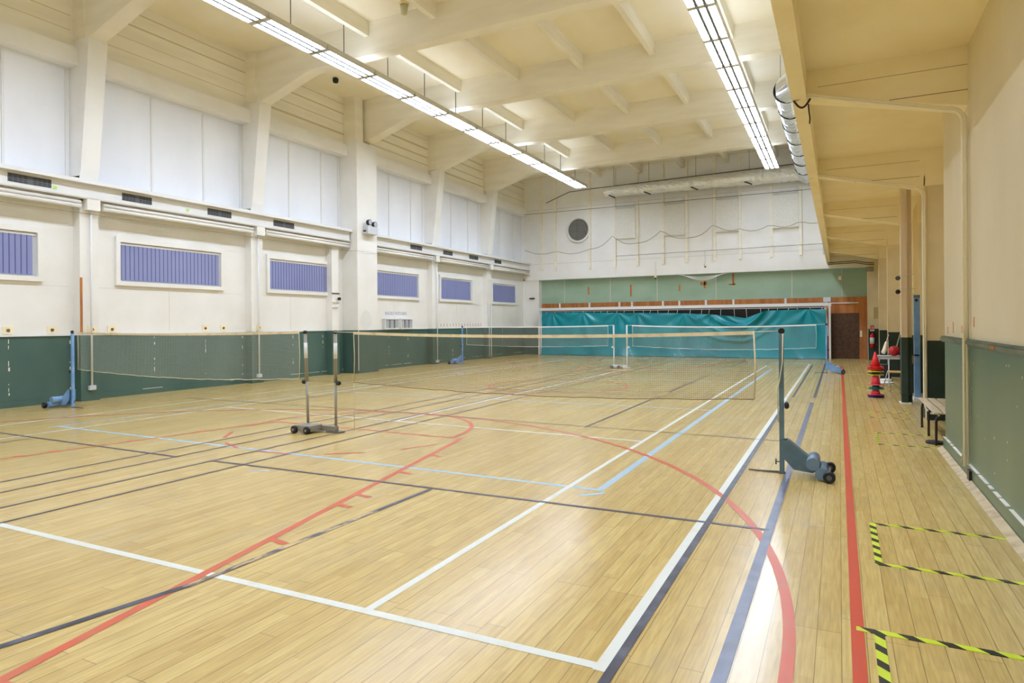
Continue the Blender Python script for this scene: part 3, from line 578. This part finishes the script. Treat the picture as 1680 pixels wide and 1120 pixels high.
grid_net(PN, 190, 26, .004).build('netting', M['netw'], e)
MB().tube([PN(i / 60, 0) for i in range(61)], .014, 5).build('hem_cord', M['mesh'], e)
MB().tube([(-14.9, 31.0, 7.38), (-.45, 31.0, 7.35)], .01, 5).build('top_cable', M['wirem'], e)
MB().tube([(-9.9, 31.25, 4.95), (-.5, 31.25, 5.0)], .01, 5).build('lower_cable', M['vent'], e)
e = empty('hanging_cable_bundle', (-5.6, YE - .05, 3.7), 'bundle of white cables sagging below the upper end wall', 'cables')
for j in range(4): MB().tube([(-7.0 + .1 * j + t * (2.6 - .2 * j), YE - .06 - .01 * j, 3.94 - (.18 + .05 * j) * math.sin(math.pi * t)) for t in [i / 12 for i in range(13)]], .012, 6).build('cable', M['steelw'], e)
for x, z, l in ((-7.95, 3.8, 'left'), (-5.6, 4.25, 'right')):
    e = empty('wall_lamp_holder', (x, YE - .05, z), 'small white lamp holder on the end wall, %s of the pair' % l, 'lamp holder')
    MB().tube([(x, YE - .04, z + .1), (x, YE - .04, z + .75)], .012, 6).build('conduit', M['steelw'], e); MB().lathe([(.03, 0), (.06, .05), (.05, .12)], (x, YE - .06, z)).build('cap', M['ivory'], e); MB().sphere((x, YE - .06, z - .02), .035).build('bulb', M['black'], e)
o = box(-.62, -.28, YE - .1, YE, 4.55, 5.15).build('wall_speaker', M['boxg'], None, .01); tag(o, 'pale box hanging from the end wall beside the gallery edge', 'speaker')
o = MB().box(-14.75, -14.45, YE - .02, YE + .05, 2.93, 2.99).build('latch', M['blackp']); tag(o, 'small dark latch on the white return beside the teal tarp', 'latch')
# alcove: door, boxes
dm = box(-.32, .78, YA - .05, YA, 0, 1.98).build('door_1', M['brown']); struct(dm, 'dark brown door at the far right end of the hall', 'door')
MB().box(.8, .88, YA - .075, YA - .05, .95, 1.22).build('latch_plate', M['ivory'], dm)
o = MB().box(.78, 1.27, YA - .07, YA, 0, 2.68).box(-.32, .78, YA - .06, YA, 1.98, 2.36).box(-.6, -.32, YA - .02, YA, 0, 2.35); struct(o.build('trim_120', M['orange']), 'orange-brown wooden frame panels around the far door', 'door frame')
for nm, x, z, wd, h, lb in (('wall_box', -.02, 3.42, .12, .17, 'small cream box on the sage wall above the door'), ('alarm_box', -.62, 2.48, .3, .2, 'white box on the sage wall above the tarp frame corner')):
    tag(box(x, x + wd, YA - .07, YA, z, z + h).build(nm, M['ivory'] if nm == 'wall_box' else M['steelw'], None, .008), lb, 'box')
tag(box(-1.0, .75, YA - .12, YA - .09, 2.4, 2.44).build('lamp_batten', M['steelw']), 'thin white bar above the far door', 'bar')
# tarp and its frame
FY = 31.1
e = empty('goal_frame', (-7.2, FY, 0), 'white square-tube frame carrying the teal tarp', 'frame')
box(-14.09, -14.01, FY - .04, FY + .04, 0, 2.36).build('post', M['steelw'], e); box(-.40, -.32, FY - .04, FY + .04, 0, 2.36).build('post', M['steelw'], e)
box(-14.1, -.3, FY - .05, FY + .03, 2.29, 2.43).build('crossbar', M['steelw'], e); box(-14.05, -.35, FY - .02, FY + .02, 2.22, 2.25).build('hanging_rail', M['alu'], e)
MB().tube([(-.52, FY, 2.2), (-.42, FY - .05, 1.0)], .03, 8).build('stay', M['steelw'], e)
ck = [(-13.85, 2.19), (-11.8, 2.18), (-9.8, 2.13), (-7.9, 2.09), (-6.4, 2.05), (-5.2, 1.98), (-4.4, 1.9), (-3.8, 1.80), (-3.3, 1.98), (-2.9, 2.12), (-1.8, 2.15), (-.55, 2.16)]
def topz(x):
    for (a, za), (b, zb) in zip(ck, ck[1:]):
        if a <= x <= b: return za + (zb - za) * (x - a) / (b - a)
    return 2.15
tm = MB(); NX, NZ = 300, 50
def wr_(x, v):
    """folds of the hanging sheet"""
    d = .0
    d += .03 * math.sin(x * 1.7 + 2 * math.sin(v * 2)) * (1 - v * .4) + .012 * math.sin(x * 5.1 + v * 4)
    # fans of folds from tie points
    for cx, s, k in ((-9.8, 1.1, 9), (-8.8, .8, 8), (-6.5, 1.2, 8), (-5.2, .9, 9), (-1.2, 1.2, 7), (-13.3, .8, 10), (-11.6, .9, 9)):
        rx, rz = x - cx, (1.02 - v) * 2.1; rr_ = math.hypot(rx, rz); th = math.atan2(rx, rz)
        d += .05 * math.sin(th * k) * math.exp(-rr_ / s) * min(1, rr_ * 3)
    # big swag
    for cx, cz, r0, am in ((-4.2, 2.7, 1.1, .09), (-4.2, 2.7, 1.5, .07), (-4.3, 2.8, 1.95, .06), (-3.9, 2.6, .8, .05)):
        z = v * 2.1; q = math.hypot((x - cx) * .8, z - cz); d += 1.7 * am * math.exp(-((q - r0) / .09) ** 2) * math.exp(-((x - cx) / 1.5) ** 2)
    d += .06 * math.exp(-((x + 3.0 - (2 - v * 2) * -1.0) / .12) ** 2) * v
    return d
for i in range(NX + 1):
    x = -13.88 + 13.38 * i / NX
    for j in range(NZ + 1):
        v = j / NZ; z = .015 + (topz(x) - .015) * v; tm.v.append((x, FY - .05 - wr_(x, v) - (.1 * (1 - v) ** 6), z))
for i in range(NX):
    for j in range(NZ): a = i * (NZ + 1) + j; tm.face([a, a + NZ + 1, a + NZ + 2, a + 1], True)
tp_ = tm.build('tarp', M['tarp']); tag(tp_, 'wrinkled teal tarpaulin hung across the far end of the hall', 'tarp')
x = -13.6; tie = MB()
while x < -.6: tie.tube([(x, FY, 2.23), (x + R.uniform(-.04, .04), FY - .05, topz(x) - .01)], .008, 5); x += R.uniform(.32, .62)
tie.build('tie_cords', M['tapew'], tp_)
tag(MB().prism([(-14.0, 0.02), (-13.85, .1), (-13.8, .6), (-13.9, .9), (-13.78, 1.3), (-13.86, 1.8), (-13.95, 2.2), (-14.0, 2.2)], 'y', FY + .05, FY + .08).build('white_sheet', M['tapew']), 'ragged white sheet between the frame post and the teal tarp', 'sheet')
# ================================================================ BADMINTON POSTS
def blue_post(x, y, s, label, pm='bluep', wm='blued'):
    """s=+1: counterweight towards +X"""
    e = empty('net_post', (x, y, 0), label, 'net post', 'wheeled badminton posts')
    X = lambda d: x + s * d
    pole = MB().box(x - .024, x + .024, y - .024, y + .024, 0.005, 1.5).build('pole', M[pm], e, .004)
    MB().lathe([(.028, -.02), (.034, -.01), (.034, .01), (.028, .02)], (X(.004), y, 1.53), 'y', 16).build('pulley', M['black'], e)
    for dy in (-.06, .06):
        MB().prism([(X(.02), .36), (X(.06), .37), (X(.27), .2), (X(.33), .06), (X(.30), .04), (X(.12), .06), (X(.02), .17)], 'y', y + dy - .004, y + dy + .004).build('side_plate', M[pm], e)
    MB().prism([(X(.06), .365), (X(.07), .365), (X(.34), .14), (X(.33), .13)], 'y', y - .056, y + .056).build('web_plate', M[pm], e)
    MB().lathe([(.064, -.24), (.064, .14)], (X(.31), y, .165), 'y', 24).build('weight', M[wm], e)
    MB().lathe([(.06, -.26), (.06, .16)], (X(.39), y, .075), 'y', 24).build('weight', M[wm], e)
    for dy in (-.29, .22):
        wv = MB().lathe([(.05, -.03), (.058, -.022), (.058, .022), (.05, .03)], (X(.46), y + dy, .059), 'y', 24).build('wheel', M['black'], e); MB().lathe([(.026, -.036), (.026, .036)], (X(.46), y + dy, .059), 'y', 16).build('hub', M['vent'], wv)
    MB().tube([(X(.46), y - .3, .059), (X(.46), y + .25, .059)], .012, 8).build('axle', M['steel'], e)
    ft = MB(); ft.box(x - .03, x + .035, y - .04, y + .04, 0.0, .014); ft.tube([(x, y - .02, .01), (X(-.34), y, .01)], .007, 6); ft.tube([(x, y + .02, .01), (X(-.34), y, .01)], .007, 6); ft.build('foot', M['vent'], e)
    MB().tube([(X(-.02), y, .12), (X(-.06), y, .12)], .006, 6).tube([(X(-.06), y, .09), (X(-.06), y, .15)], .008, 6).build('clamp_screw', M['vent'], e)
    k = MB().lathe([(.02, 0), (.036, .01), (.036, .03), (.02, .045)], (X(.03), y - .01, .73), 'x', 12) if s > 0 else MB().lathe([(.02, 0), (.036, -.01), (.036, -.03), (.02, -.045)], (X(.03), y - .01, .73), 'x', 12)
    k.build('tension_knob', M['black'], e)
    return e
NY, FYN = 7.56, 22.7
p1 = blue_post(-.56, NY, 1, 'slate blue wheeled net post standing near the red line on the right')
p2 = blue_post(-13.9, 7.78, -1, 'blue wheeled net post by the left wall, nearest one', 'blueb', 'blueb')
p3 = blue_post(-13.8, 22.9, -1, 'blue wheeled net post by the left wall, far one', 'blueb', 'blueb')
p4 = blue_post(-.36, FYN, 1, 'blue wheeled net post in front of the tarp frame on the right', 'blueb', 'blueb')
MB().tube([(-.54, NY - .03, 1.5), (-.545, NY - .035, 1.2), (-.575, NY - .03, 1.0), (-.6, NY - .03, .9), (-.59, NY - .03, .55)], .007, 6).build('loose_rope', M['cord'], p1)
def double_post(x0, x1, y, mk, wrap, label, dx0=0):
    e = empty('double_net_post', ((x0 + x1) / 2, y, 0), label, 'net post', 'double net posts')
    for x, lean, sd in ((x0, dx0, -1), (x1, 0, 1)):
        p = MB().tube([(x, y, .03), (x + lean / 2, y, .78)], .021, 12).build('lower_tube', M[mk], e); MB().tube([(x + lean / 2, y, .76), (x + lean, y, 1.5)], .027, 12).build('upper_tube', M[mk], e)
        if wrap: MB().tube([(x + lean * .72, y, 1.12), (x + lean * .9, y, 1.36)], .0285, 12).build('worn_tape', M['steelw'], e)
        MB().lathe([(.03, 0), (.034, .02), (.02, .05)], (x + lean, y, 1.5), 'z', 12).build('cap', M['black'] if wrap else M[mk], e)
        MB().lathe([(.02, .02 * sd), (.035, .04 * sd), (.035, .07 * sd), (.02, .09 * sd)], (x + lean / 2, y, .75), 'x', 12).build('clamp_knob', M['black'] if wrap else M[mk], e)
    MB().box(x0 - .02, x1 + .02, y - .05, y + .04, .02, .10).box(x0 + .0, x0 + .32, y - .3, y - .04, .035, .12).build('base_beam', M['steel'] if wrap else M[mk], e, .006)
    for wx in (x0 + .02, x0 + .27):
        wv = MB().lathe([(.045, -.03), (.056, -.02), (.056, .02), (.045, .03)], (wx, y - .31, .057), 'y', 20).build('wheel', M['black'] if wrap else M['vent'], e); MB().lathe([(.02, -.035), (.02, .035)], (wx, y - .31, .057), 'y', 12).build('hub', M['steel'], wv)
    MB().box(x1 - .14, x1 + .12, y - .07, y + .06, .002, .02).build('foot_plate', M['vent'] if wrap else M[mk], e)
    return e
double_post(-7.40, -6.84, NY + .06, 'steel', True, 'grey steel double net post on a wheeled base, middle of the near courts', -.05)
double_post(-7.33, -6.84, FYN + .1, 'steelw', False, 'white double net post in front of the teal tarp')
# nets
def net(x0, x1, y, xa, xb, za, zb, sag, mats, label, sagb=.03, hang=None, y1=None, th=.0018):
    """tape between x0 and x1, cords on to the posts at xa, xb"""
    tk_, nk, ck_ = mats; y1 = y if y1 is None else y1
    e = empty('badminton_net', ((x0 + x1) / 2, y, 0), label, 'badminton net', 'badminton nets')
    yy = lambda u: y + (y1 - y) * u
    top = lambda u: za + (zb - za) * u - sag * 4 * u * (1 - u)
    def P(u, v): zb_ = top(u) - .75 - sagb * math.sin(math.pi * u); return (x0 + (x1 - x0) * u, yy(u), zb_ + (top(u) - .035 - zb_) * v)
    grid_net(P, int((x1 - x0) / .0225), 33, th).build('netting', M[nk], e)
    N_ = 24; tp = MB()
    for i in range(N_):
        u0, u1 = i / N_, (i + 1) / N_; a, b = top(u0), top(u1); X0, X1 = x0 + (x1 - x0) * u0, x0 + (x1 - x0) * u1; ya, yb = yy(u0), yy(u1); n = len(tp.v)
        tp.v += [(X0, ya - .004, a - .04), (X1, yb - .004, b - .04), (X1, yb - .004, b), (X0, ya - .004, a), (X0, ya + .004, a - .04), (X1, yb + .004, b - .04), (X1, yb + .004, b), (X0, ya + .004, a)]
        for q in ((0, 1, 2, 3), (5, 4, 7, 6), (3, 2, 6, 7), (1, 0, 4, 5)): tp.face([n + k for k in q])
    tp.build('top_tape', M[tk_], e)
    MB().tube([(xa, y, za), (x0, y, top(0) - .01)], .005, 5).build('tie_cord', M[ck_], e); MB().tube([(x1, y1, top(1) - .01), (xb, y1, zb)], .005, 5).build('tie_cord', M[ck_], e)
    MB().tube([(P(i / 40, 0)[0], P(i / 40, 0)[1], P(i / 40, 0)[2] + R.uniform(-.006, .006)) for i in range(41)], .006, 5).build('bottom_cord', M[nk] if hang else M[ck_], e)
    for u, X in ((0, x0), (1, x1)):
        a, b = P(u, 0), (X, yy(u), top(u)); MB().tube([b, (X + .015, yy(u), (a[2] + b[2]) / 2), a], .010 if (hang and u) else .005, 6).build('side_tape', M[tk_] if u else M[ck_], e)
    return e
net(-13.72, -7.58, 7.78, -13.9, -7.45, 1.53, 1.54, .03, ('tapec', 'netw', 'cord'), 'near left badminton net with worn cream tape', .05, y1=NY + .06)
n2 = net(-6.46, -.84, NY + .03, -6.84, -.56, 1.53, 1.53, .045, ('tapec', 'netd', 'cord'), 'near right badminton net with cream tape and brown mesh', .03, True)
MB().tube([(-6.46, NY + .03, .76), (-6.46, NY + .03, .06)], .004, 5).build('hanging_string', M['cord'], n2)
net(-13.6, -7.55, 22.9, -13.8, -7.33, 1.54, 1.55, .03, ('tapew', 'netw', 'tapew'), 'far left badminton net with white tape before the tarp', .03, y1=FYN + .1, th=.0011)
net(-6.62, -.66, FYN + .05, -6.84, -.36, 1.55, 1.54, .06, ('tapew', 'netw', 'tapew'), 'far right badminton net with white tape before the tarp', .03, th=.0011)
# ================================================================ HAZARD TAPE
def tape(n, x0, x1, y0, y1, label, w=.045, over=0):
    e = empty('hazard_tape', (x0, y0, 0), label, 'floor tape', 'yellow and black floor tape')
    t = .0032
    box(x0 - over, x1, y1 - w, y1, 0, t).build('long_strip', M['hazard'], e); box(x0, x1, y0, y0 + w, 0, t).build('long_strip', M['hazard'], e); box(x0 - .0, x0 + w, y0 + .01, y1 - .01, 0, t + .0006).build('end_strip', M['hazard'], e)
tape(1, .15, 1.19, 2.6, 3.92, 'nearest yellow and black taped rectangle on the floor, bottom right', .05, .08)
tape(2, .205, 1.1, 4.97, 5.99, 'second nearest yellow and black taped rectangle on the floor')
tape(3, .45, 1.12, 9.84, 10.88, 'taped rectangle on the floor beside the bench', .035)
tape(4, .46, 1.12, 12.55, 13.32, 'taped rectangle on the floor before the steel column', .03)
tape(5, .4, 1.1, 17.3, 18.3, 'farthest taped rectangle on the floor by the cones', .03)
# ================================================================ BENCH
e = empty('bench', (1.3, 10.85, 0), 'low slatted wooden bench on bent dark tube legs beside the right wall', 'bench')
for x in (1.14, 1.26, 1.38, 1.50): box(x - .05, x + .05, 9.98, 11.85, .415, .435).build('slat', M['slat'], e, .004)
for y in (10.05, 10.85, 11.68):
    pts = [(1.12, y, 0), (1.12, y, .3), (1.13, y, .355), (1.17, y, .395), (1.24, y, .4), (1.42, y, .4), (1.5, y, .385), (1.53, y, .34), (1.54, y, .28), (1.54, y, 0)]
    MB().tube(pts, .016, 10).build('leg', M['blackp'], e)
for x in (1.145, 1.51): MB().tube([(x, 9.99, .40), (x, 11.84, .40)], .012, 8).build('side_rail', M['alu'], e)
e = empty('rubber_disc', (1.17, 10.1, 0), 'flat black rubber disc on the floor beneath the bench', 'disc')
MB().lathe([(.11, 0), (.115, .012), (.11, .03)], (1.13, 10.22, 0), 'z', 28).build('rim', M['black'], e); MB().lathe([(.05, .03), (.045, .038)], (1.13, 10.22, 0), 'z', 20).build('hub', M['ventd'], e)
# ================================================================ CONES
def cone(x, y, z, h, rb, k, label, rot, top=True, solid=.018, nm='training_cone'):
    e = empty(nm, (x, y, z), label, 'cone', 'stacked training cones')
    b = MB(); pts = []
    n = 8
    for i in range(n):
        a = rot + 2 * math.pi * i / n; r = rb * (1.0 if i % 2 else .92); pts.append((x + r * math.cos(a), y + r * math.sin(a)))
    b.prism(pts, 'z', z, z + solid).build('base', M[k], e, .004)
    r0 = rb * .56; r1 = .018 if top else r0 * .62
    MB().lathe([(r0, solid), (r1 + (r0 - r1) * .5, solid + h * .5), (r1, h), (r1 * .6, h + .008)], (x, y, z), 'z', 24).build('body', M[k], e)
    return e
cx, cy = .69, 15.9
spec = [(.0, 'purple', .17, .03, False, 'purple training cone base at the very bottom of the stack'), (.028, 'purple', .17, .04, False, 'purple training cone, second from the bottom of the stack'),
        (.055, 'pink', .165, .13, False, 'pink-red training cone just above the purple ones'), (.175, 'teal', .165, .07, False, 'teal training cone in the lower half of the stack'), (.205, 'teal', .14, .06, False, 'second teal training cone, over the first teal one'),
        (.265, 'pink', .165, .2, False, 'pink-red training cone in the middle with a long body showing'), (.475, 'yellow', .16, .05, False, 'lower yellow training cone in the upper half of the stack'), (.505, 'gplast', .15, .05, False, 'dark green training cone between the two yellow ones'), (.545, 'yellow', .17, .04, False, 'upper yellow training cone just under the red ones'),
        (.59, 'red', .17, .04, False, 'lowest of the red cones at the top of the stack'), (.615, 'red', .175, .04, False, 'middle red cone of the topmost three'), (.642, 'red', .17, .32, True, 'topmost red cone with its full pointed body')]
for i, (z, k, rb, h, tp2, lb) in enumerate(spec): cone(cx + R.uniform(-.006, .006), cy, z, h, rb, k, lb, R.uniform(0, 1), tp2, .016)
# ================================================================ TABLE, CHAIR, BALL, STICKS
e = empty('table', (1.05, 18.6, 0), 'small grey table with white edge beside the right pilasters', 'table')
box(.84, 1.75, 18.3, 18.95, .74, .765).build('tabletop', mat('table_grey', (172, 174, 184), .4), e, .004)
MB().box(.86, 1.75, 18.32, 18.34, .69, .74).box(.86, .88, 18.32, 18.93, .69, .74).build('apron', M['steelw'], e)
for x, y in ((1.08, 18.34), (1.72, 18.34), (.9, 18.9), (1.72, 18.9)): MB().tube([(x, y, 0), (x, y, .69)], .014, 8).build('leg', M['steelw'], e)
o = MB().sphere((1.2, 18.45, .765 + .125), .125, 24, 14).build('ball', M['ball'], None); tag(o, 'red ball resting on the grey table', 'ball')
e = empty('chair', (1.2, 17.3, 0), 'school chair with light wooden seat and grey tube legs before the table', 'chair')
MB().prism([(.99, .455), (1.0, .47), (1.4, .47), (1.41, .455), (1.38, .445), (1.02, .445)], 'y', 17.1, 17.5).build('seat', M['chairw'], e, .004)
for (a, b, c) in (((1.0, 17.12), (1.03, 16.98), 1), ((1.4, 17.12), (1.42, 16.98), 1), ((1.0, 17.48), (.92, 17.75), 0), ((1.4, 17.48), (1.45, 17.75), 0)):
    MB().tube([(a[0], a[1], .445), (b[0], b[1], .01)], .011, 8).build('leg', M['alu'], e)
for y in (17.14, 17.46): MB().tube([(1.39, y, .44), (1.46, y, .82)], .011, 8).build('back_upright', M['alu'], e)
box(1.45, 1.48, 17.1, 17.5, .66, .84).build('backrest', M['chairw'], e, .01)
e = empty('broom', (1.3, 18.9, .77), 'thin silver rod leaning on the dark green pilaster above the table', 'rod')
MB().tube([(1.21, 18.6, .775), (1.42, 19.4, 1.38)], .014, 8).build('handle', M['alu'], e)
e = empty('racket', (1.02, 19.0, .77), 'pale folded racket leaning above the table', 'racket')
MB().tube([(.98, 18.75, .83), (1.02, 18.8, .9), (1.06, 18.85, 1.1)], [.05, .055, .03], 8).build('head', M['ivory'], e); MB().tube([(1.06, 18.85, 1.1), (1.11, 18.9, 1.28)], .012, 8).build('handle', M['steelw'], e)
for i, (x, y, s) in enumerate(((.98, 19.5, .27), (1.1, 20.25, .22))):
    n = 10; pts = [(x + s * R.uniform(.7, 1.1) * math.cos(2 * math.pi * k / n) , y + s * 1.4 * R.uniform(.7, 1.1) * math.sin(2 * math.pi * k / n)) for k in range(n)]
    tag(MB().prism([(a, b) for a, b in pts], 'z', .002, .03 + .02 * i).build('dust_sheet', M['tapew']), ['crumpled white sheet on the floor behind the chair', 'smaller crumpled sheet on the floor under the table'][i], 'sheet')
box_ = MB().prism([(1.0, .0), (1.27, .0), (1.25, .42), (1.02, .42)], 'y', 20.6, 21.1).build('waste_bin', M['black'], None, .02); tag(box_, 'black bin in the shade behind the table', 'bin')
# fire extinguisher
e = empty('fire_extinguisher', (1.22, 30.93, .55), 'red fire extinguisher on the farthest right pilaster', 'fire extinguisher')
MB().lathe([(.07, 0), (.09, .02), (.09, .5), (.06, .58), (.03, .62)], (1.225, 30.88, .52), 'z', 24).build('cylinder', M['extred'], e)
MB().lathe([(.0905, .16), (.0905, .42)], (1.225, 30.88, .52), 'z', 24).build('white_label', M['steelw'], e); MB().box(1.165, 1.285, 30.86, 30.9, 1.14, 1.19).build('valve', M['black'], e)
MB().tube([(1.185, 30.86, 1.15), (1.1, 30.85, 1.05), (1.1, 30.84, .8), (1.12, 30.84, .62)], .014, 8).build('hose', M['black'], e)
e = empty('safety_sign', (1.23, 30.98, 1.22), 'small red and white extinguisher sign above the fire extinguisher', 'sign')
box(1.15, 1.31, 30.975, 30.985, 1.2, 1.45).build('board', M['steelw'], e); box(1.165, 1.295, 30.97, 30.976, 1.26, 1.44).build('red_panel', M['extred'], e); MB().box(1.2, 1.22, 30.965, 30.971, 1.29, 1.41).box(1.24, 1.265, 30.965, 30.971, 1.29, 1.40).build('pictogram', M['steelw'], e)
# blue mast & casing in the recess
e = empty('blue_mast', (1.43, 15.8, 0), 'tall sky blue metal post standing behind the steel column', 'post')
MB().box(1.385, 1.495, 15.78, 15.9, .04, 2.12).build('post', M['blueb'], e, .004); MB().box(1.36, 1.5, 15.7, 16.0, 0, .04).build('foot', M['steelw'], e); MB().lathe([(.03, -.01), (.03, -.03)], (1.43, 15.79, 2.05), 'y', 14).build('hole', M['black'], e)
MB().box(1.385, 1.495, 15.775, 15.9, 2.1, 2.16).build('cap', M['bluep'], e)
box(1.38, 1.47, 15.76, 15.79, .9, .93).build('strap', M['black'], e)
o = MB().prism([(1.38, 2.2), (1.46, 2.24), (1.46, 4.08), (1.38, 3.9)], 'y', 15.8, 15.92).build('pipe_casing', M['ypipe']); tag(o, 'yellowed vertical casing above the blue post', 'casing')
box(1.46, 1.78, 15.95, 16.05, .88, .93)
e = empty('hook_pair', (1.12, 14.88, 2.2), 'two round dark knobs on wire loops around the steel column', 'hook')
for z, mk in ((2.47, 'steel'), (2.2, 'black')):
    MB().lathe([(.02, 0), (.045, -.015), (.045, -.04), (.02, -.05)], (1.04, 14.9, z), 'y', 16).build('knob', M[mk] if mk == 'black' else M['vent'], e); MB().tube([(1.04, 14.87, z + .04), (1.1, 14.86, z + .06), (1.3, 14.86, z + .06), (1.34, 14.9, z + .04)], .006, 6).build('wire_loop', M['housing'], e)
# conduits under the brackets
def conduit(y, xw, zbot, label, floorbend=False, zt=(4.13, 3.80)):
    e = empty('conduit', (xw, y, zbot), label, 'pipe', 'paired pipes under the gallery brackets')
    for k, (dy, dz) in enumerate(((-.02, 0), (-.06, -.04))):
        p = [(-.42, y + dy, zt[0] + .03 + dz), (-.33, y + dy, zt[0] + .06 + dz), (-.26, y + dy, zt[0] + .05 + dz), (xw - .22, y + dy, zt[1] + .03 + dz)]
        for j in range(1, 7): a = math.pi / 2 * j / 6; p.append((xw - .22 + (.16 - k * .035) * math.sin(a), y + dy, zt[1] + .03 + dz - (.16 - k * .03) * (1 - math.cos(a))))
        xl = p[-1][0]
        if floorbend and k == 1:
            p += [(xl, y + dy, .3), (xl + .02, y + dy, .2), (xl + .08, y + dy, .12), (xl + .4, y + dy, .11)]
        else: p += [(xl, y + dy, zbot)]
        MB().tube(p, .015, 8).build('tube', M['pipec'], e)
    return e
c1 = conduit(8.08, 1.235, .14, 'pair of cream pipes under the nearest gallery bracket, running down the right wall', zt=(4.13, 3.80))
box(1.15, 1.2, 7.86, 7.98, 0.02, .12).build('foot_block', M['blackp'], c1)
MB().tube([(1.19, 8.05, 1.1), (1.18, 8.1, .6), (1.13, 8.15, .16)], .006, 6).build('loose_cord', M['cord'], c1)
conduit(12.58, 1.33, .3, 'pair of cream pipes under the second gallery bracket, running down the bench pilaster', True, (4.13, 3.80))
e = empty('dark_clip', (-.35, 8.0, 3.85), 'dark wire loop hanging from the gallery edge at the nearest bracket', 'wire')
MB().tube([(-.44 + .17 * i / 10, 8.0, 4.12 - .09 * math.sin(math.pi * i / 10)) for i in range(11)], .012, 6).build('loop', M['blackp'], e); MB().tube([(-.29, 8.0, 4.06), (-.285, 8.0, 3.98), (-.275, 8.0, 3.9), (-.28, 8.0, 3.84)], .008, 5).build('tail', M['blackp'], e)
# cable runs at far end of gallery
e = empty('cable_tray', (.6, 30.0, 3.9), 'dark cables crossing under the far end of the gallery', 'cables')
for z, y in ((4.02, 29.6), (3.96, 29.7)): MB().tube([(-.4, y, z), (.6, y, z + .03), (.95, y, z - .05), (1.27, y, z - .08)], .02, 6).build('cable', M['wirem'], e)
for dz in (0, .07, .14): MB().tube([(1.02, 30.9, 3.72 + dz), (1.3, 30.9, 3.72 + dz)], .025, 8).build('pipe_end', M['steel'], e)
tag(box(1.55, 1.6, 14.1, 14.6, 2.9, 3.3).build('wall_flap', M['ypipe']), 'small beige flap in the recess', 'flap') if False else None
tag(MB().box(1.29, 1.45, 30.97, 30.986, 1.72, 2.2).build('access_hatch', mat('hatch', (200, 180, 134), .6)), 'small rectangular hatch on the farthest right pilaster', 'hatch')
